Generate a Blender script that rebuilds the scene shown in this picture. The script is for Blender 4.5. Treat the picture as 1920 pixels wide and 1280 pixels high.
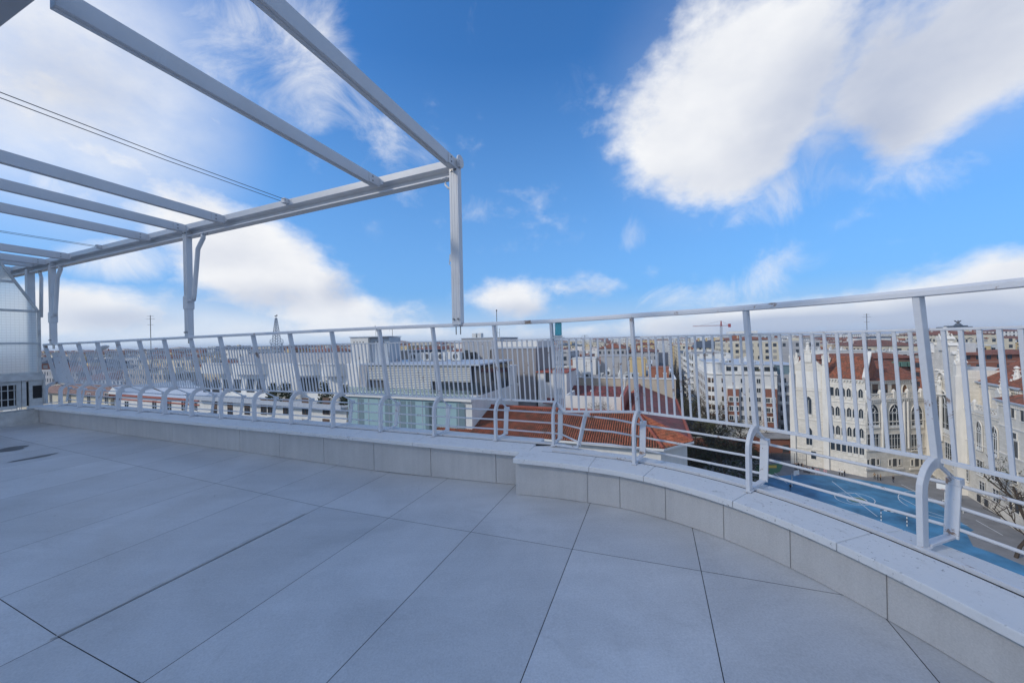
import bpy, math, random
from mathutils import Vector, Matrix
R_ = math.radians
random.seed(7)
SC = bpy.context.scene
for _o in list(bpy.data.objects):
    bpy.data.objects.remove(_o)

# ------------------------------------------------------------------ camera
CZ = 34.0                      # eye height above the street
FPX = 668.0                    # focal length in pixels of the 1920 px frame
ROLL = -0.021
CR = Vector((math.cos(ROLL), 0, math.sin(ROLL)))
CU = Vector((-math.sin(ROLL), 0, math.cos(ROLL)))
CF = Vector((0, 1, 0))
EYE = Vector((0, 0, CZ))
cam = bpy.data.cameras.new('camera')
camo = bpy.data.objects.new('camera', cam)
SC.collection.objects.link(camo)
cam.sensor_fit = 'HORIZONTAL'; cam.sensor_width = 36.0
cam.lens = FPX / 1920 * 36.0
cam.clip_start = 0.05; cam.clip_end = 20000
camo.matrix_world = Matrix(((CR.x, CU.x, -CF.x, 0), (CR.y, CU.y, -CF.y, 0), (CR.z, CU.z, -CF.z, CZ), (0, 0, 0, 1)))
SC.camera = camo

def ray(px, py):               # direction of a photo pixel, scaled to one metre of depth
    return CR * ((px - 960) / FPX) - CU * ((py - 640) / FPX) + CF
def at_y(px, py, Y):           # point of that direction at depth Y
    return EYE + ray(px, py) * Y
def at_z(px, py, z):           # ... at height z
    d = ray(px, py)
    return EYE + d * ((z - CZ) / d.z)

# ------------------------------------------------------------------ light and exposure
SUN_EL, SUN_AZ = 32.0, -112.0   # azimuth clockwise from +Y: the sun stands behind the left shoulder
SC.view_settings.view_transform = 'Standard'
SC.view_settings.look = 'None'
SC.view_settings.exposure = 0.0
SC.view_settings.gamma = 1.0
SC.view_settings.use_curve_mapping = False
sl = bpy.data.lights.new('sun', 'SUN')
sl.energy = 2.3; sl.angle = R_(6); sl.color = (1.0, 0.93, 0.82)
so = bpy.data.objects.new('sun', sl); SC.collection.objects.link(so)
sdir = Vector((math.sin(R_(SUN_AZ)) * math.cos(R_(SUN_EL)), math.cos(R_(SUN_AZ)) * math.cos(R_(SUN_EL)), math.sin(R_(SUN_EL))))
so.rotation_euler = (-sdir).to_track_quat('-Z', 'Y').to_euler()
so.location = (-60, 10, 90)

wd = bpy.data.worlds.new('World'); SC.world = wd; wd.use_nodes = True
wd.cycles.sampling_method = 'MANUAL'; wd.cycles.sample_map_resolution = 512
class NT:
    """small node-tree writer"""
    def __init__(s, nt):
        s.nt = nt; s.n = nt.nodes; s.l = nt.links
    def add(s, t, **kw):
        nd = s.n.new(t)
        for k, v in kw.items(): setattr(nd, k, v)
        return nd
    def put(s, sock, v):
        if isinstance(v, bpy.types.NodeSocket): s.l.new(v, sock)
        elif v is not None: sock.default_value = v
    def math(s, op, a, b=0.5, c=None, clamp=False):
        nd = s.add('ShaderNodeMath', operation=op, use_clamp=clamp)
        s.put(nd.inputs[0], a); s.put(nd.inputs[1], b)
        if c is not None: s.put(nd.inputs[2], c)
        return nd.outputs[0]
    def vmath(s, op, a, b=None, out=0):
        nd = s.add('ShaderNodeVectorMath', operation=op)
        s.put(nd.inputs[0], a)
        if b is not None: s.put(nd.inputs[1], b)
        return nd.outputs[out]
    def mapr(s, v, a, b, c=0.0, d=1.0, kind='SMOOTHSTEP'):
        nd = s.add('ShaderNodeMapRange', interpolation_type=kind)
        s.put(nd.inputs[0], v)
        for i, x in enumerate((a, b, c, d)): s.put(nd.inputs[1 + i], x)
        return nd.outputs[0]
    def noise(s, vec, scale, detail=5, rough=0.55, dist=0.0, lac=2.0):
        nd = s.add('ShaderNodeTexNoise')
        if vec is not None: s.put(nd.inputs['Vector'], vec)
        nd.inputs['Scale'].default_value = scale; nd.inputs['Detail'].default_value = detail
        nd.inputs['Roughness'].default_value = rough; nd.inputs['Distortion'].default_value = dist
        nd.inputs['Lacunarity'].default_value = lac
        return nd.outputs[0]
    def mix(s, f, a, b, blend='MIX'):
        nd = s.add('ShaderNodeMix', data_type='RGBA', blend_type=blend)
        s.put(nd.inputs[0], f); s.put(nd.inputs[6], a); s.put(nd.inputs[7], b)
        return nd.outputs[2]
    def xyz(s, v):
        nd = s.add('ShaderNodeSeparateXYZ'); s.put(nd.inputs[0], v); return nd.outputs
    def comb(s, x, y, z):
        nd = s.add('ShaderNodeCombineXYZ')
        s.put(nd.inputs[0], x); s.put(nd.inputs[1], y); s.put(nd.inputs[2], z)
        return nd.outputs[0]
def C4(c): return (c[0], c[1], c[2], 1.0)

def build_sky():
    t = NT(wd.node_tree); t.n.clear()
    sky = t.add('ShaderNodeTexSky', sky_type='NISHITA', sun_disc=False)
    sky.sun_elevation = R_(SUN_EL); sky.sun_rotation = R_(SUN_AZ)
    sky.altitude = 650; sky.air_density = 1.0; sky.dust_density = 0.6; sky.ozone_density = 2.2
    g = t.add('ShaderNodeTexCoord').outputs['Generated']
    dz = t.xyz(g)[2]
    # the cloud field: patches of sky (direction, angular size, tilt, amount), broken up by noise
    def blob(px, py, w, h, amt, tilt=0.0, inner=0.1):
        c = ray(px, py); L = c.length; c = c / L
        e1 = (CR - c * CR.dot(c)).normalized(); e2 = c.cross(e1)
        if e2.z < 0: e2 = -e2
        a, b = w / FPX / L, h / FPX / L
        a *= abs((CR.dot(e1))); 
        m = Matrix((e1, e2, e1.cross(e2))).transposed() @ Matrix.Rotation(tilt, 3, 'Z')
        mp = t.add('ShaderNodeMapping', vector_type='TEXTURE')
        t.put(mp.inputs[0], g)
        mp.inputs[1].default_value = c; mp.inputs[2].default_value = m.to_euler(); mp.inputs[3].default_value = (a, b, 1.2)
        ln = t.vmath('LENGTH', mp.outputs[0], out=1)
        return t.mapr(ln, inner, 1.0, amt, 0.0)
    def total(items):
        r = None
        for it in items:
            b = blob(*it)
            r = b if r is None else t.math('ADD', r, b)
        return r
    gx = t.xyz(g)
    dome = t.comb(gx[0], gx[1], t.math('MULTIPLY', dz, 1.5))
    n1 = t.noise(dome, 3.2, 9, 0.58, 0.15)
    n2 = t.noise(t.vmath('ADD', dome, (3.1, 7.7, 1.3)), 13.0, 8, 0.62, 0.1)
    n3 = t.noise(t.vmath('ADD', dome, (9.1, 2.7, 5.3)), 6.5, 9, 0.60, 0.15)
    nb = t.math('ADD', t.math('MULTIPLY', t.math('SUBTRACT', n1, 0.5), 1.3), t.math('MULTIPLY', t.math('SUBTRACT', n2, 0.5), 0.9))
    nb = t.math('ADD', nb, t.math('MULTIPLY', t.math('SUBTRACT', n3, 0.5), 1.1))
    cum = total(CUMULUS)
    cov = t.math('ADD', cum, nb)
    a_c = t.mapr(cov, 0.10, 0.98)
    wis = total(WISPS)
    w1 = t.noise(t.vmath('MULTIPLY', dome, (1.0, 1.0, 0.7)), 6.0, 10, 0.66, 0.9)
    a_w = t.math('MULTIPLY', t.mapr(t.math('ADD', wis, t.math('MULTIPLY', t.math('SUBTRACT', w1, 0.5), 1.5)), 0.22, 1.05), 0.85)
    base = total(VEIL)
    a_v = t.math('MULTIPLY', base, t.mapr(n2, 0.2, 0.75, 0.72, 1.0), clamp=True)
    gy = gx[1]
    a_b = t.math('MULTIPLY', t.mapr(gy, 0.12, -0.25), t.mapr(n1, 0.42, 0.60))
    alpha = t.math('MAXIMUM', t.math('MAXIMUM', t.math('MAXIMUM', a_c, a_b), a_w), a_v)
    # far away from the picture: scattered cloud all round, so that light is even
    # tone: bright tops and rims, grey-blue bellies
    grey = total(GREYS)
    tone = t.math('ADD', t.mapr(cov, 0.4, 1.5, 0.0, 0.22, 'LINEAR'), t.math('MULTIPLY', t.math('SUBTRACT', n3, 0.52), -0.8))
    tone = t.math('ADD', tone, grey, clamp=True)
    ccol = t.mix(tone, C4(CLOUD_LIGHT), C4(CLOUD_DARK))
    hz = t.mapr(dz, 0.0, 0.14, 1.0, 0.0)
    wide = t.mapr(dz, 0.02, 0.62, 0.92, 0.0, 'LINEAR')
    skyc = t.mix(1.0, sky.outputs[0], C4(SKY_TINT), 'MULTIPLY')
    skyc = t.mix(wide, skyc, C4(MIDSKY))
    skyc = t.mix(t.math('MULTIPLY', hz, 0.75), skyc, C4(HORIZON))
    ccol = t.mix(t.math('MULTIPLY', hz, 0.25), ccol, C4(HORIZON))
    col = t.mix(alpha, skyc, ccol)
    col = t.mix(t.mapr(dz, -0.02, -0.12), col, (2.2, 2.4, 2.7, 1))
    bg = t.add('ShaderNodeBackground'); bg.inputs[1].default_value = 0.125
    t.put(bg.inputs[0], col)
    out = t.add('ShaderNodeOutputWorld'); t.l.new(bg.outputs[0], out.inputs[0])
# (photo px, px, half width, half height, amount, tilt)
CUMULUS = [(1310, 180, 300, 230, 1.0, 0.0), (1480, 140, 190, 210, 0.75, 0.0), (1330, 310, 240, 130, 0.65, 0.0), (1560, 300, 110, 130, -0.6, 0.0), (1490, 340, 90, 100, -0.25, 0.0),
           (1780, 100, 330, 260, 0.95, 0.25), (1660, 220, 170, 150, 0.75, 0.0), (1920, 30, 220, 200, 0.5, 0.0), (1900, 340, 220, 140, -0.5, 0.0), (1590, 110, 50, 200, -0.28, 0), (1170, 60, 150, 120, -.5, 0),
           (70, 220, 420, 230, 0.62, 0.0), (40, 60, 330, 200, 0.4, 0.0), (330, 370, 250, 90, 0.62, -0.5), (170, 330, 170, 55, -0.5, -.3), (330, 280, 120, 70, -.3, 0),
           (490, 500, 290, 125, 1.05, -0.25), (200, 585, 300, 90, 0.85, 0.0), (640, 590, 220, 60, 0.8, 0.0), (60, 580, 200, 90, 0.5, 0), (215, 475, 190, 60, -0.6, -.15), (760, 520, 120, 70, -.4, 0),
           (955, 558, 140, 62, 0.95, 0.0), (1110, 535, 100, 40, 0.62, 0.0), (1240, 560, 120, 40, -.3, 0),
           (1840, 560, 380, 120, 1.0, 0.16), (1560, 592, 380, 60, 0.85, 0.1), (1300, 608, 300, 40, 0.75, 0.05), (1960, 520, 260, 120, .6, .1), (1450, 520, 200, 50, -.4, .15),
           (900, 622, 450, 26, 0.6, 0.0)]
WISPS = [(570, 30, 200, 120, 0.5, 0.0), (600, 160, 110, 140, 0.6, -0.6), (430, 210, 240, 180, 0.38, 0.0), (705, 235, 80, 70, 0.5, 0.0), (380, 60, 240, 180, 0.35, 0),
         (1065, 165, 80, 80, 0.2, 0.0), (920, 400, 100, 60, 0.35, 0.0), (1445, 500, 170, 70, 0.5, 0.3), (1180, 445, 80, 50, 0.3, 0.0), (1095, 440, 60, 50, .3, 0), (695, 440, 70, 60, .3, 0),
         (760, 300, 150, 90, 0.4, 0), (1580, 140, 150, 280, 0.9, 0), (180, 340, 240, 100, 0.7, 0), (1180, 60, 180, 180, .15, 0), (1400, 380, 260, 90, .45, 0), (1740, 310, 260, 90, .35, 0), (250, 480, 260, 80, .7, 0), (1300, 560, 200, 50, .6, 0)]
VEIL = [(90, 120, 560, 420, 0.95, 0.0), (1700, 60, 480, 300, 0.35, 0.0), (300, 600, 620, 80, 0.5, 0.0), (1700, 610, 700, 60, 0.85, 0.0), (1000, 640, 1400, 40, .5, -.02), (1350, 180, 300, 280, .2, 0)]
GREYS = [(1510, 260, 230, 210, 0.6, 0.0), (1820, 60, 360, 250, 0.55, 0.0), (1660, 270, 160, 80, .35, 0), (1580, 60, 150, 160, .25, 0), (130, 150, 260, 140, 0.38, 0.0), (480, 560, 200, 45, 0.5, 0.0), (400, 480, 140, 40, .25, 0), (980, 588, 130, 34, 0.65, 0.0), (1110, 550, 80, 24, .4, 0),
         (1700, 615, 560, 66, 0.9, 0.0), (1850, 575, 260, 60, .45, 0), (1430, 615, 340, 36, 0.75, 0.0), (640, 540, 60, 50, 0.6, 0.0), (230, 600, 180, 36, .6, 0), (1290, 350, 150, 60, .25, 0)]
CLOUD_LIGHT = (7.5, 7.6, 7.8); CLOUD_DARK = (3.8, 4.3, 5.5); HORIZON = (4.6, 5.8, 7.4); MIDSKY = (1.55, 3.3, 6.2); SKY_TINT = (0.52, 1.16, 1.72)
build_sky()

# ------------------------------------------------------------------ mesh writer
class MB:
    """collects shapes; build() links them as ONE mesh object with metre-scaled UVs"""
    def __init__(s): s.v = []; s.f = []; s.m = []
    def face(s, pts, mi=0):
        i = len(s.v); s.v += [Vector(p) for p in pts]; s.f.append(tuple(range(i, i + len(pts)))); s.m.append(mi)
    def poly(s, verts, faces, mi=0):
        i = len(s.v); s.v += [Vector(p) for p in verts]
        for f in faces: s.f.append(tuple(i + k for k in f)); s.m.append(mi)
    def box(s, x0, x1, y0, y1, z0, z1, mi=0):
        p = [(x0, y0, z0), (x1, y0, z0), (x1, y1, z0), (x0, y1, z0), (x0, y0, z1), (x1, y0, z1), (x1, y1, z1), (x0, y1, z1)]
        s.poly(p, [(0, 3, 2, 1), (4, 5, 6, 7), (0, 1, 5, 4), (1, 2, 6, 5), (2, 3, 7, 6), (3, 0, 4, 7)], mi)
    def bar(s, p, q, w, h, up=(0, 0, 1), mi=0):
        p, q = Vector(p), Vector(q); d = (q - p).normalized(); up = Vector(up)
        x = d.cross(up)
        x = x.normalized() if x.length > 1e-6 else Vector((1, 0, 0))
        y = x.cross(d)
        P = [c + x * (a * w / 2) + y * (b * h / 2) for c in (p, q) for a, b in ((-1, -1), (1, -1), (1, 1), (-1, 1))]
        s.poly(P, [(3, 2, 1, 0), (4, 5, 6, 7), (0, 1, 5, 4), (1, 2, 6, 5), (2, 3, 7, 6), (3, 0, 4, 7)], mi)
    def prism(s, poly, z0, z1, mi=0, top=True, bottom=True):
        n = len(poly); P = [(x, y, z0) for x, y in poly] + [(x, y, z1) for x, y in poly]
        F = [(i, (i + 1) % n, n + (i + 1) % n, n + i) for i in range(n)]
        if top: F.append(tuple(range(n, 2 * n)))
        if bottom: F.append(tuple(range(n - 1, -1, -1)))
        s.poly(P, F, mi)
    def sweep(s, path, prof, mi=0, up=(0, 0, 1), close=True, caps=True):
        """profile (a across, b up) along a path with mitred joints"""
        path = [Vector(p) for p in path]; n = len(path); k = len(prof); up = Vector(up); V = []
        for i, p in enumerate(path):
            a = (path[i] - path[i - 1]).normalized() if i else (path[1] - path[0]).normalized()
            b = (path[i + 1] - path[i]).normalized() if i < n - 1 else a
            t = (a + b).normalized(); x = t.cross(up)
            x = x.normalized() if x.length > 1e-6 else Vector((1, 0, 0))
            y = x.cross(t); c = max(0.35, t.dot(b))
            V += [p + x * (q[0] / c) + y * q[1] for q in prof]
        F = []
        for i in range(n - 1):
            for j in range(k if close else k - 1):
                j2 = (j + 1) % k
                F.append((i * k + j, i * k + j2, (i + 1) * k + j2, (i + 1) * k + j))
        if caps and close:
            F.append(tuple(range(k - 1, -1, -1))); F.append(tuple((n - 1) * k + j for j in range(k)))
        s.poly(V, F, mi)
    def tube(s, path, r, n=8, mi=0, r2=None):
        path = [Vector(p) for p in path]; m = len(path); V = []
        ref = Vector((0, 0, 1)) if abs((path[-1] - path[0]).normalized().z) < 0.9 else Vector((1, 0, 0))
        for i, p in enumerate(path):
            a = path[max(0, i - 1)]; b = path[min(m - 1, i + 1)]; t = (b - a).normalized()
            x = t.cross(ref).normalized(); y = x.cross(t); rr = r if r2 is None else r + (r2 - r) * i / (m - 1)
            V += [p + (x * math.cos(2 * math.pi * k / n) + y * math.sin(2 * math.pi * k / n)) * rr for k in range(n)]
        F = [(i * n + k, i * n + (k + 1) % n, (i + 1) * n + (k + 1) % n, (i + 1) * n + k) for i in range(m - 1) for k in range(n)]
        F += [tuple(range(n - 1, -1, -1)), tuple((m - 1) * n + k for k in range(n))]
        s.poly(V, F, mi)
    def lathe(s, prof, c, n=12, mi=0):
        c = Vector(c); m = len(prof)
        V = [c + Vector((r * math.cos(2 * math.pi * k / n), r * math.sin(2 * math.pi * k / n), z)) for r, z in prof for k in range(n)]
        F = [(i * n + k, i * n + (k + 1) % n, (i + 1) * n + (k + 1) % n, (i + 1) * n + k) for i in range(m - 1) for k in range(n)]
        F += [tuple(range(n - 1, -1, -1)), tuple((m - 1) * n + k for k in range(n))]
        s.poly(V, F, mi)
    def build(s, name, mats, parent=None, loc=(0, 0, 0), rz=0.0, bevel=0.0, smooth=False, seg=2):
        me = bpy.data.meshes.new(name)
        me.from_pydata([tuple(v) for v in s.v], [], s.f)
        for m in (mats if isinstance(mats, (list, tuple)) else [mats]): me.materials.append(m)
        uv = me.uv_layers.new(name='UVMap'); UZ = Vector((0, 0, 1)); dat = []
        me.polygons.foreach_set('material_index', s.m)
        for p in me.polygons:
            nn = p.normal
            if abs(nn.z) > 0.97: t = Vector((1, 0, 0)); b = Vector((0, 1, 0))
            else: t = UZ.cross(nn).normalized(); b = nn.cross(t)
            for vi in p.vertices:
                co = me.vertices[vi].co; dat += [co.dot(t), co.dot(b)]
        uv.data.foreach_set('uv', dat)
        if smooth: me.polygons.foreach_set('use_smooth', [True] * len(me.polygons))
        me.update()
        return link(name, me, parent, loc, rz, bevel, seg)
def link(name, me, parent=None, loc=(0, 0, 0), rz=0.0, bevel=0.0, seg=2):
    o = bpy.data.objects.new(name, me); SC.collection.objects.link(o)
    o.location = loc; o.rotation_euler = (0, 0, rz)
    if parent: o.parent = parent
    if bevel:
        md = o.modifiers.new('bevel', 'BEVEL'); md.width = bevel; md.segments = seg; md.limit_method = 'ANGLE'; md.angle_limit = R_(40)
        md.harden_normals = False
    return o
def tag(o, label, cat, group=None):
    o['label'] = label; o['category'] = cat
    if group: o['group'] = group
    return o
def thing(name, label, cat, loc=(0, 0, 0), rz=0.0, group=None):
    o = bpy.data.objects.new(name, None); SC.collection.objects.link(o)
    o.location = loc; o.rotation_euler = (0, 0, rz); o.empty_display_size = 0.3
    return tag(o, label, cat, group)
def kind(o, k):
    o['kind'] = k; return o

# ------------------------------------------------------------------ materials
def mat(name, col, rough=0.6, metal=0.0, spec=0.5, var=0.0, vscale=3.0, bump=0.0, bscale=30.0, fn=None, trans=0.0, ior=1.45, coord='Object'):
    m = bpy.data.materials.new(name); m.use_nodes = True
    t = NT(m.node_tree); bs = t.n['Principled BSDF']
    bs.inputs['Base Color'].default_value = C4(col); bs.inputs['Roughness'].default_value = rough
    bs.inputs['Metallic'].default_value = metal; bs.inputs['Specular IOR Level'].default_value = spec
    bs.inputs['IOR'].default_value = ior
    if trans: bs.inputs['Transmission Weight'].default_value = trans
    co = t.add('ShaderNodeTexCoord').outputs[coord] if (var or bump or fn) else None
    c = None
    if var:
        f = t.noise(co, vscale, 6, 0.6)
        a = [x * (1 - var) for x in col]; b = [min(1, x * (1 + var)) for x in col]
        c = t.mix(t.mapr(f, 0.3, 0.7, kind='LINEAR'), C4(a), C4(b))
        t.put(bs.inputs['Base Color'], c)
    hgt = None
    if bump:
        hgt = t.noise(co, bscale, 4, 0.6)
    if fn:
        r = fn(t, bs, co, c if c is not None else C4(col))
        if isinstance(r, dict):
            if 'col' in r: t.put(bs.inputs['Base Color'], r['col'])
            if 'rough' in r: t.put(bs.inputs['Roughness'], r['rough'])
            if 'h' in r: hgt = r['h'] if hgt is None else t.math('ADD', t.math('MULTIPLY', hgt, 0.3), r['h'])
            if not bump: bump = r.get('bump', 0.3)
    if hgt is not None:
        bp = t.add('ShaderNodeBump'); bp.inputs['Strength'].default_value = min(1.0, bump); bp.inputs['Distance'].default_value = 0.02
        t.put(bp.inputs['Height'], hgt); t.l.new(bp.outputs[0], bs.inputs['Normal'])
    return m
def f_tiles(t, bs, co, c):     # porcelain floor: fine grain, cloudy patches, dirt specks
    g = t.noise(co, 140, 4, 0.7); cl = t.noise(co, 1.6, 5, 0.6, 0.6); st = t.noise(t.vmath('MULTIPLY', co, (1, 6, 1)), 1.1, 6, 0.65)
    k = t.math('ADD', t.mapr(g, 0.3, 0.7, 0.86, 1.10, 'LINEAR'), t.math('MULTIPLY', t.math('SUBTRACT', cl, 0.5), 0.65))
    k = t.math('ADD', k, t.math('MULTIPLY', t.math('SUBTRACT', st, 0.5), 0.26))
    at = t.add('ShaderNodeAttribute', attribute_name='tint').outputs['Fac']
    k = t.math('MULTIPLY', k, t.math('ADD', 0.90, t.math('MULTIPLY', at, 0.15)))
    col = t.mix(1.0, c, t.comb(k, k, k), 'MULTIPLY')
    rg = t.noise(co, 0.9, 3, 0.5, 1.2); ring = t.math('SUBTRACT', 1.0, t.mapr(t.math('ABSOLUTE', t.math('SUBTRACT', rg, 0.52)), 0.0, 0.018))
    ring = t.math('MULTIPLY', ring, t.mapr(t.noise(co, 2.3, 4, .6), .45, .65))
    col = t.mix(t.math('MULTIPLY', ring, 0.16), col, (0.30, 0.29, 0.28, 1))
    vo = t.add('ShaderNodeTexVoronoi'); t.put(vo.inputs['Vector'], co); vo.inputs['Scale'].default_value = 7.0
    rnd = t.xyz(vo.outputs['Color'])[0]
    sp = t.math('MULTIPLY', t.math('LESS_THAN', vo.outputs['Distance'], t.math('MULTIPLY', rnd, 0.035)), t.math('GREATER_THAN', rnd, 0.72))
    col = t.mix(t.math('MULTIPLY', sp, 0.75), col, (0.03, 0.03, 0.035, 1))
    return {'col': col, 'rough': t.mapr(cl, 0.3, 0.7, 0.36, 0.55, 'LINEAR'), 'h': g, 'bump': 0.12}
def f_stone(t, bs, co, c):
    g = t.noise(co, 160, 4, 0.75); cl = t.noise(co, 3.0, 5, 0.6)
    st = t.noise(t.vmath('MULTIPLY', co, (9, 9, 0.6)), 2.0, 4, 0.6)
    k = t.math('ADD', t.mapr(g, 0.3, 0.7, 0.88, 1.10, 'LINEAR'), t.math('MULTIPLY', t.math('SUBTRACT', cl, 0.5), 0.35))
    k = t.math('ADD', k, t.math('MULTIPLY', t.math('SUBTRACT', st, 0.5), 0.25))
    return {'col': t.mix(1.0, c, t.comb(k, k, k), 'MULTIPLY'), 'h': g, 'bump': 0.15}
def f_coping(t, bs, co, c):    # white limewashed coping: flakes, black specks, grime
    n = t.noise(co, 9, 8, 0.68, 0.4); gr = t.noise(co, 55, 6, 0.75); big = t.noise(co, 1.6, 4, 0.6)
    col = t.mix(t.mapr(n, 0.52, 0.76, 0, 0.42), c, (0.38, 0.36, 0.33, 1))
    sp = t.math('MULTIPLY', t.mapr(gr, 0.60, 0.66, kind='LINEAR'), t.mapr(big, 0.36, 0.60))
    col = t.mix(t.math('MULTIPLY', sp, 0.8), col, (0.05, 0.045, 0.04, 1))
    return {'col': col, 'h': t.math('ADD', t.math('MULTIPLY', n, 0.6), t.math('MULTIPLY', gr, 0.3)), 'bump': 0.35}
def f_paint(t, bs, co, c):     # white paint on old steel: brush texture, rust spots, grime
    n = t.noise(co, 14, 7, 0.7, 0.6); r = t.noise(co, 9.0, 9, 0.74, 0.3)
    col = t.mix(t.mapr(n, 0.55, 0.8, 0, 0.35), c, (0.42, 0.42, 0.42, 1))
    col = t.mix(t.mapr(r, 0.60, 0.65, 0, 0.8), col, (0.22, 0.10, 0.03, 1))
    return {'col': col, 'h': n, 'bump': 0.25}
def f_grooves(t, bs, co, c):   # extruded aluminium: faint dust
    n = t.noise(co, 5, 5, 0.6)
    return {'col': t.mix(t.mapr(n, 0.4, 0.75, 0, 0.18), c, (0.45, 0.43, 0.40, 1)), 'h': n, 'bump': 0.03}
M = {}
M['tile'] = mat('floor_tile', (0.56, 0.555, 0.55), 0.45, fn=f_tiles)
M['grout'] = mat('dark_joint', (0.09, 0.087, 0.085), 0.9)
M['joint'] = mat('fine_joint', (0.26, 0.25, 0.24), 0.9)
M['stone'] = mat('parapet_stone', (0.53, 0.51, 0.49), 0.6, fn=f_stone)
M['coping'] = mat('coping_white', (0.71, 0.705, 0.695), 0.7, fn=f_coping)
M['paint'] = mat('railing_paint', (0.66, 0.665, 0.68), 0.42, fn=f_paint)
M['alu'] = mat('white_aluminium', (0.65, 0.655, 0.665), 0.38, fn=f_grooves)
M['alu_grey'] = mat('grey_aluminium', (0.42, 0.42, 0.43), 0.45, fn=f_grooves)
M['dark'] = mat('rubber_and_gap_shade', (0.02, 0.02, 0.022), 0.7)
M['steel'] = mat('steel_bolt', (0.30, 0.29, 0.28), 0.4, metal=0.8)
M['rust'] = mat('rusty_steel', (0.20, 0.10, 0.05), 0.8, var=0.3, vscale=20)
M['wire'] = mat('wire_cable', (0.10, 0.10, 0.11), 0.5)
M['teal'] = mat('teal_glass', (0.08, 0.42, 0.50), 0.08, trans=0.6)
M['oldpaint'] = mat('grimy_white_paint', (0.52, 0.53, 0.52), 0.6, var=0.2, vscale=9, bump=0.2)
M['water'] = mat('shallow_water', (0.10, 0.105, 0.115), 0.30, spec=.25)

# ------------------------------------------------------------------ terrace geometry
FH = CZ - 1.07                              # floor level by the camera
COP = CZ - 0.84                             # top of the parapet coping
UA = Vector((0.9295, -0.3688)); VA = Vector((0.3688, 0.9295))     # along the facade / away from the house
F0 = Vector((-1.38, 2.53))                  # a floor joint crossing, on the valley line of the floor falls
NF = Vector((-0.02330, 0.01550, 0.99961))
def floor_z(x, y):
    u = (Vector((x, y)) - F0).dot(UA)
    q = Vector((x, y)) - UA * min(u, 0.0)
    return CZ - 1.07 / NF.z - (NF.x * q.x + NF.y * q.y) / NF.z + 0.010 * max(-u, 0.0)
def clip(poly, p, n):                       # keep the side (q-p).n <= 0
    out = []
    for i in range(len(poly)):
        a, b = poly[i], poly[(i + 1) % len(poly)]
        da, db = (a - p).dot(n), (b - p).dot(n)
        if da <= 0: out.append(a)
        if (da <= 0) != (db <= 0): out.append(a + (b - a) * (da / (da - db)))
    return out
def V2(*a): return Vector(a)
FACE = [V2(.035, 2.58), V2(.28, 2.492), V2(.487, 2.398), V2(.69, 2.292), V2(.907, 2.118), V2(1.108, 1.888), V2(1.25, 1.645), V2(1.345, 1.395), V2(1.415, 1.10),
        V2(1.46, .75), V2(1.47, .35), V2(1.44, -.1), V2(1.36, -.6), V2(1.2, -1.2)]
def smooth_path(pts, n=4):                  # Catmull-Rom
    out = []
    for i in range(len(pts) - 1):
        p0 = pts[max(0, i - 1)]; p1 = pts[i]; p2 = pts[i + 1]; p3 = pts[min(len(pts) - 1, i + 2)]
        for k in range(n):
            t = k / n
            out.append(0.5 * ((2 * p1) + (p2 - p0) * t + (2 * p0 - 5 * p1 + 4 * p2 - p3) * t * t + (3 * p1 - p0 - 3 * p2 + p3) * t ** 3))
    return out + [pts[-1]]
def offset(path, d):                        # to the outside (left of travel for a path running left to right)
    out = []
    for i, p in enumerate(path):
        a = path[max(0, i - 1)]; b = path[min(len(path) - 1, i + 1)]; t = (b - a).normalized()
        out.append(p + Vector((-t.y, t.x)) * d)
    return out
CURVE = smooth_path(FACE, 4)
STR_L = V2(-7.19, 5.40); STR_R = V2(.30, 2.655)      # foot of the straight parapet
def on_str(x): return STR_L + (STR_R - STR_L) * ((x - STR_L.x) / (STR_R.x - STR_L.x))

# floor: a dark bed and the tiles laid on it
bed = MB(); tl = MB(); tint = []
v0 = F0.dot(VA); u0 = F0.dot(UA)
nS = Vector((-(STR_R - STR_L).y, (STR_R - STR_L).x)).normalized()
def inside_parts(poly):
    a = clip(clip(poly, STR_L + nS * 0.05, nS), V2(.06, 2.6), UA)
    b = clip(poly, V2(.06, 2.6), -UA)
    for i in range(len(FACE) - 1):
        t = (FACE[i + 1] - FACE[i]).normalized()
        b = clip(b, FACE[i] + Vector((-t.y, t.x)) * 0.05, Vector((-t.y, t.x)))
        if len(b) < 3: break
    return [q for q in (a, b) if len(q) > 2]
for i in range(-13, 8):
    for j in range(-5, 3):
        g = 0.0016
        sh = 0.0
        def corner(a, b): return UA * (u0 + a - sh) + VA * (v0 + b)
        P = [corner(i * .6 + g, (j - 1) * 1.2 + g), corner(i * .6 + .6 - g, (j - 1) * 1.2 + g), corner(i * .6 + .6 - g, j * 1.2 - g), corner(i * .6 + g, j * 1.2 - g)]
        P = clip(P, V2(STR_L.x, STR_L.y) - UA * 0.02, -UA)
        if len(P) < 3: continue
        for q in inside_parts(P):
            tl.face([(p.x, p.y, floor_z(p.x, p.y)) for p in q]); tint.append(random.random())
        B = [corner(i * .6, (j - 1) * 1.2), corner(i * .6 + .6, (j - 1) * 1.2), corner(i * .6 + .6, j * 1.2), corner(i * .6, j * 1.2)]
        B = clip(B, V2(STR_L.x, STR_L.y) - UA * 0.1, -UA)
        if len(B) > 2:
            for q in inside_parts(B): bed.face([(p.x, p.y, floor_z(p.x, p.y) - 0.004) for p in q])
fl = kind(tl.build('floor', M['tile']), 'structure')
at = fl.data.attributes.new('tint', 'FLOAT', 'FACE'); at.data.foreach_set('value', tint)
kind(bed.build('floor_bed', M['grout']), 'structure')
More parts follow.
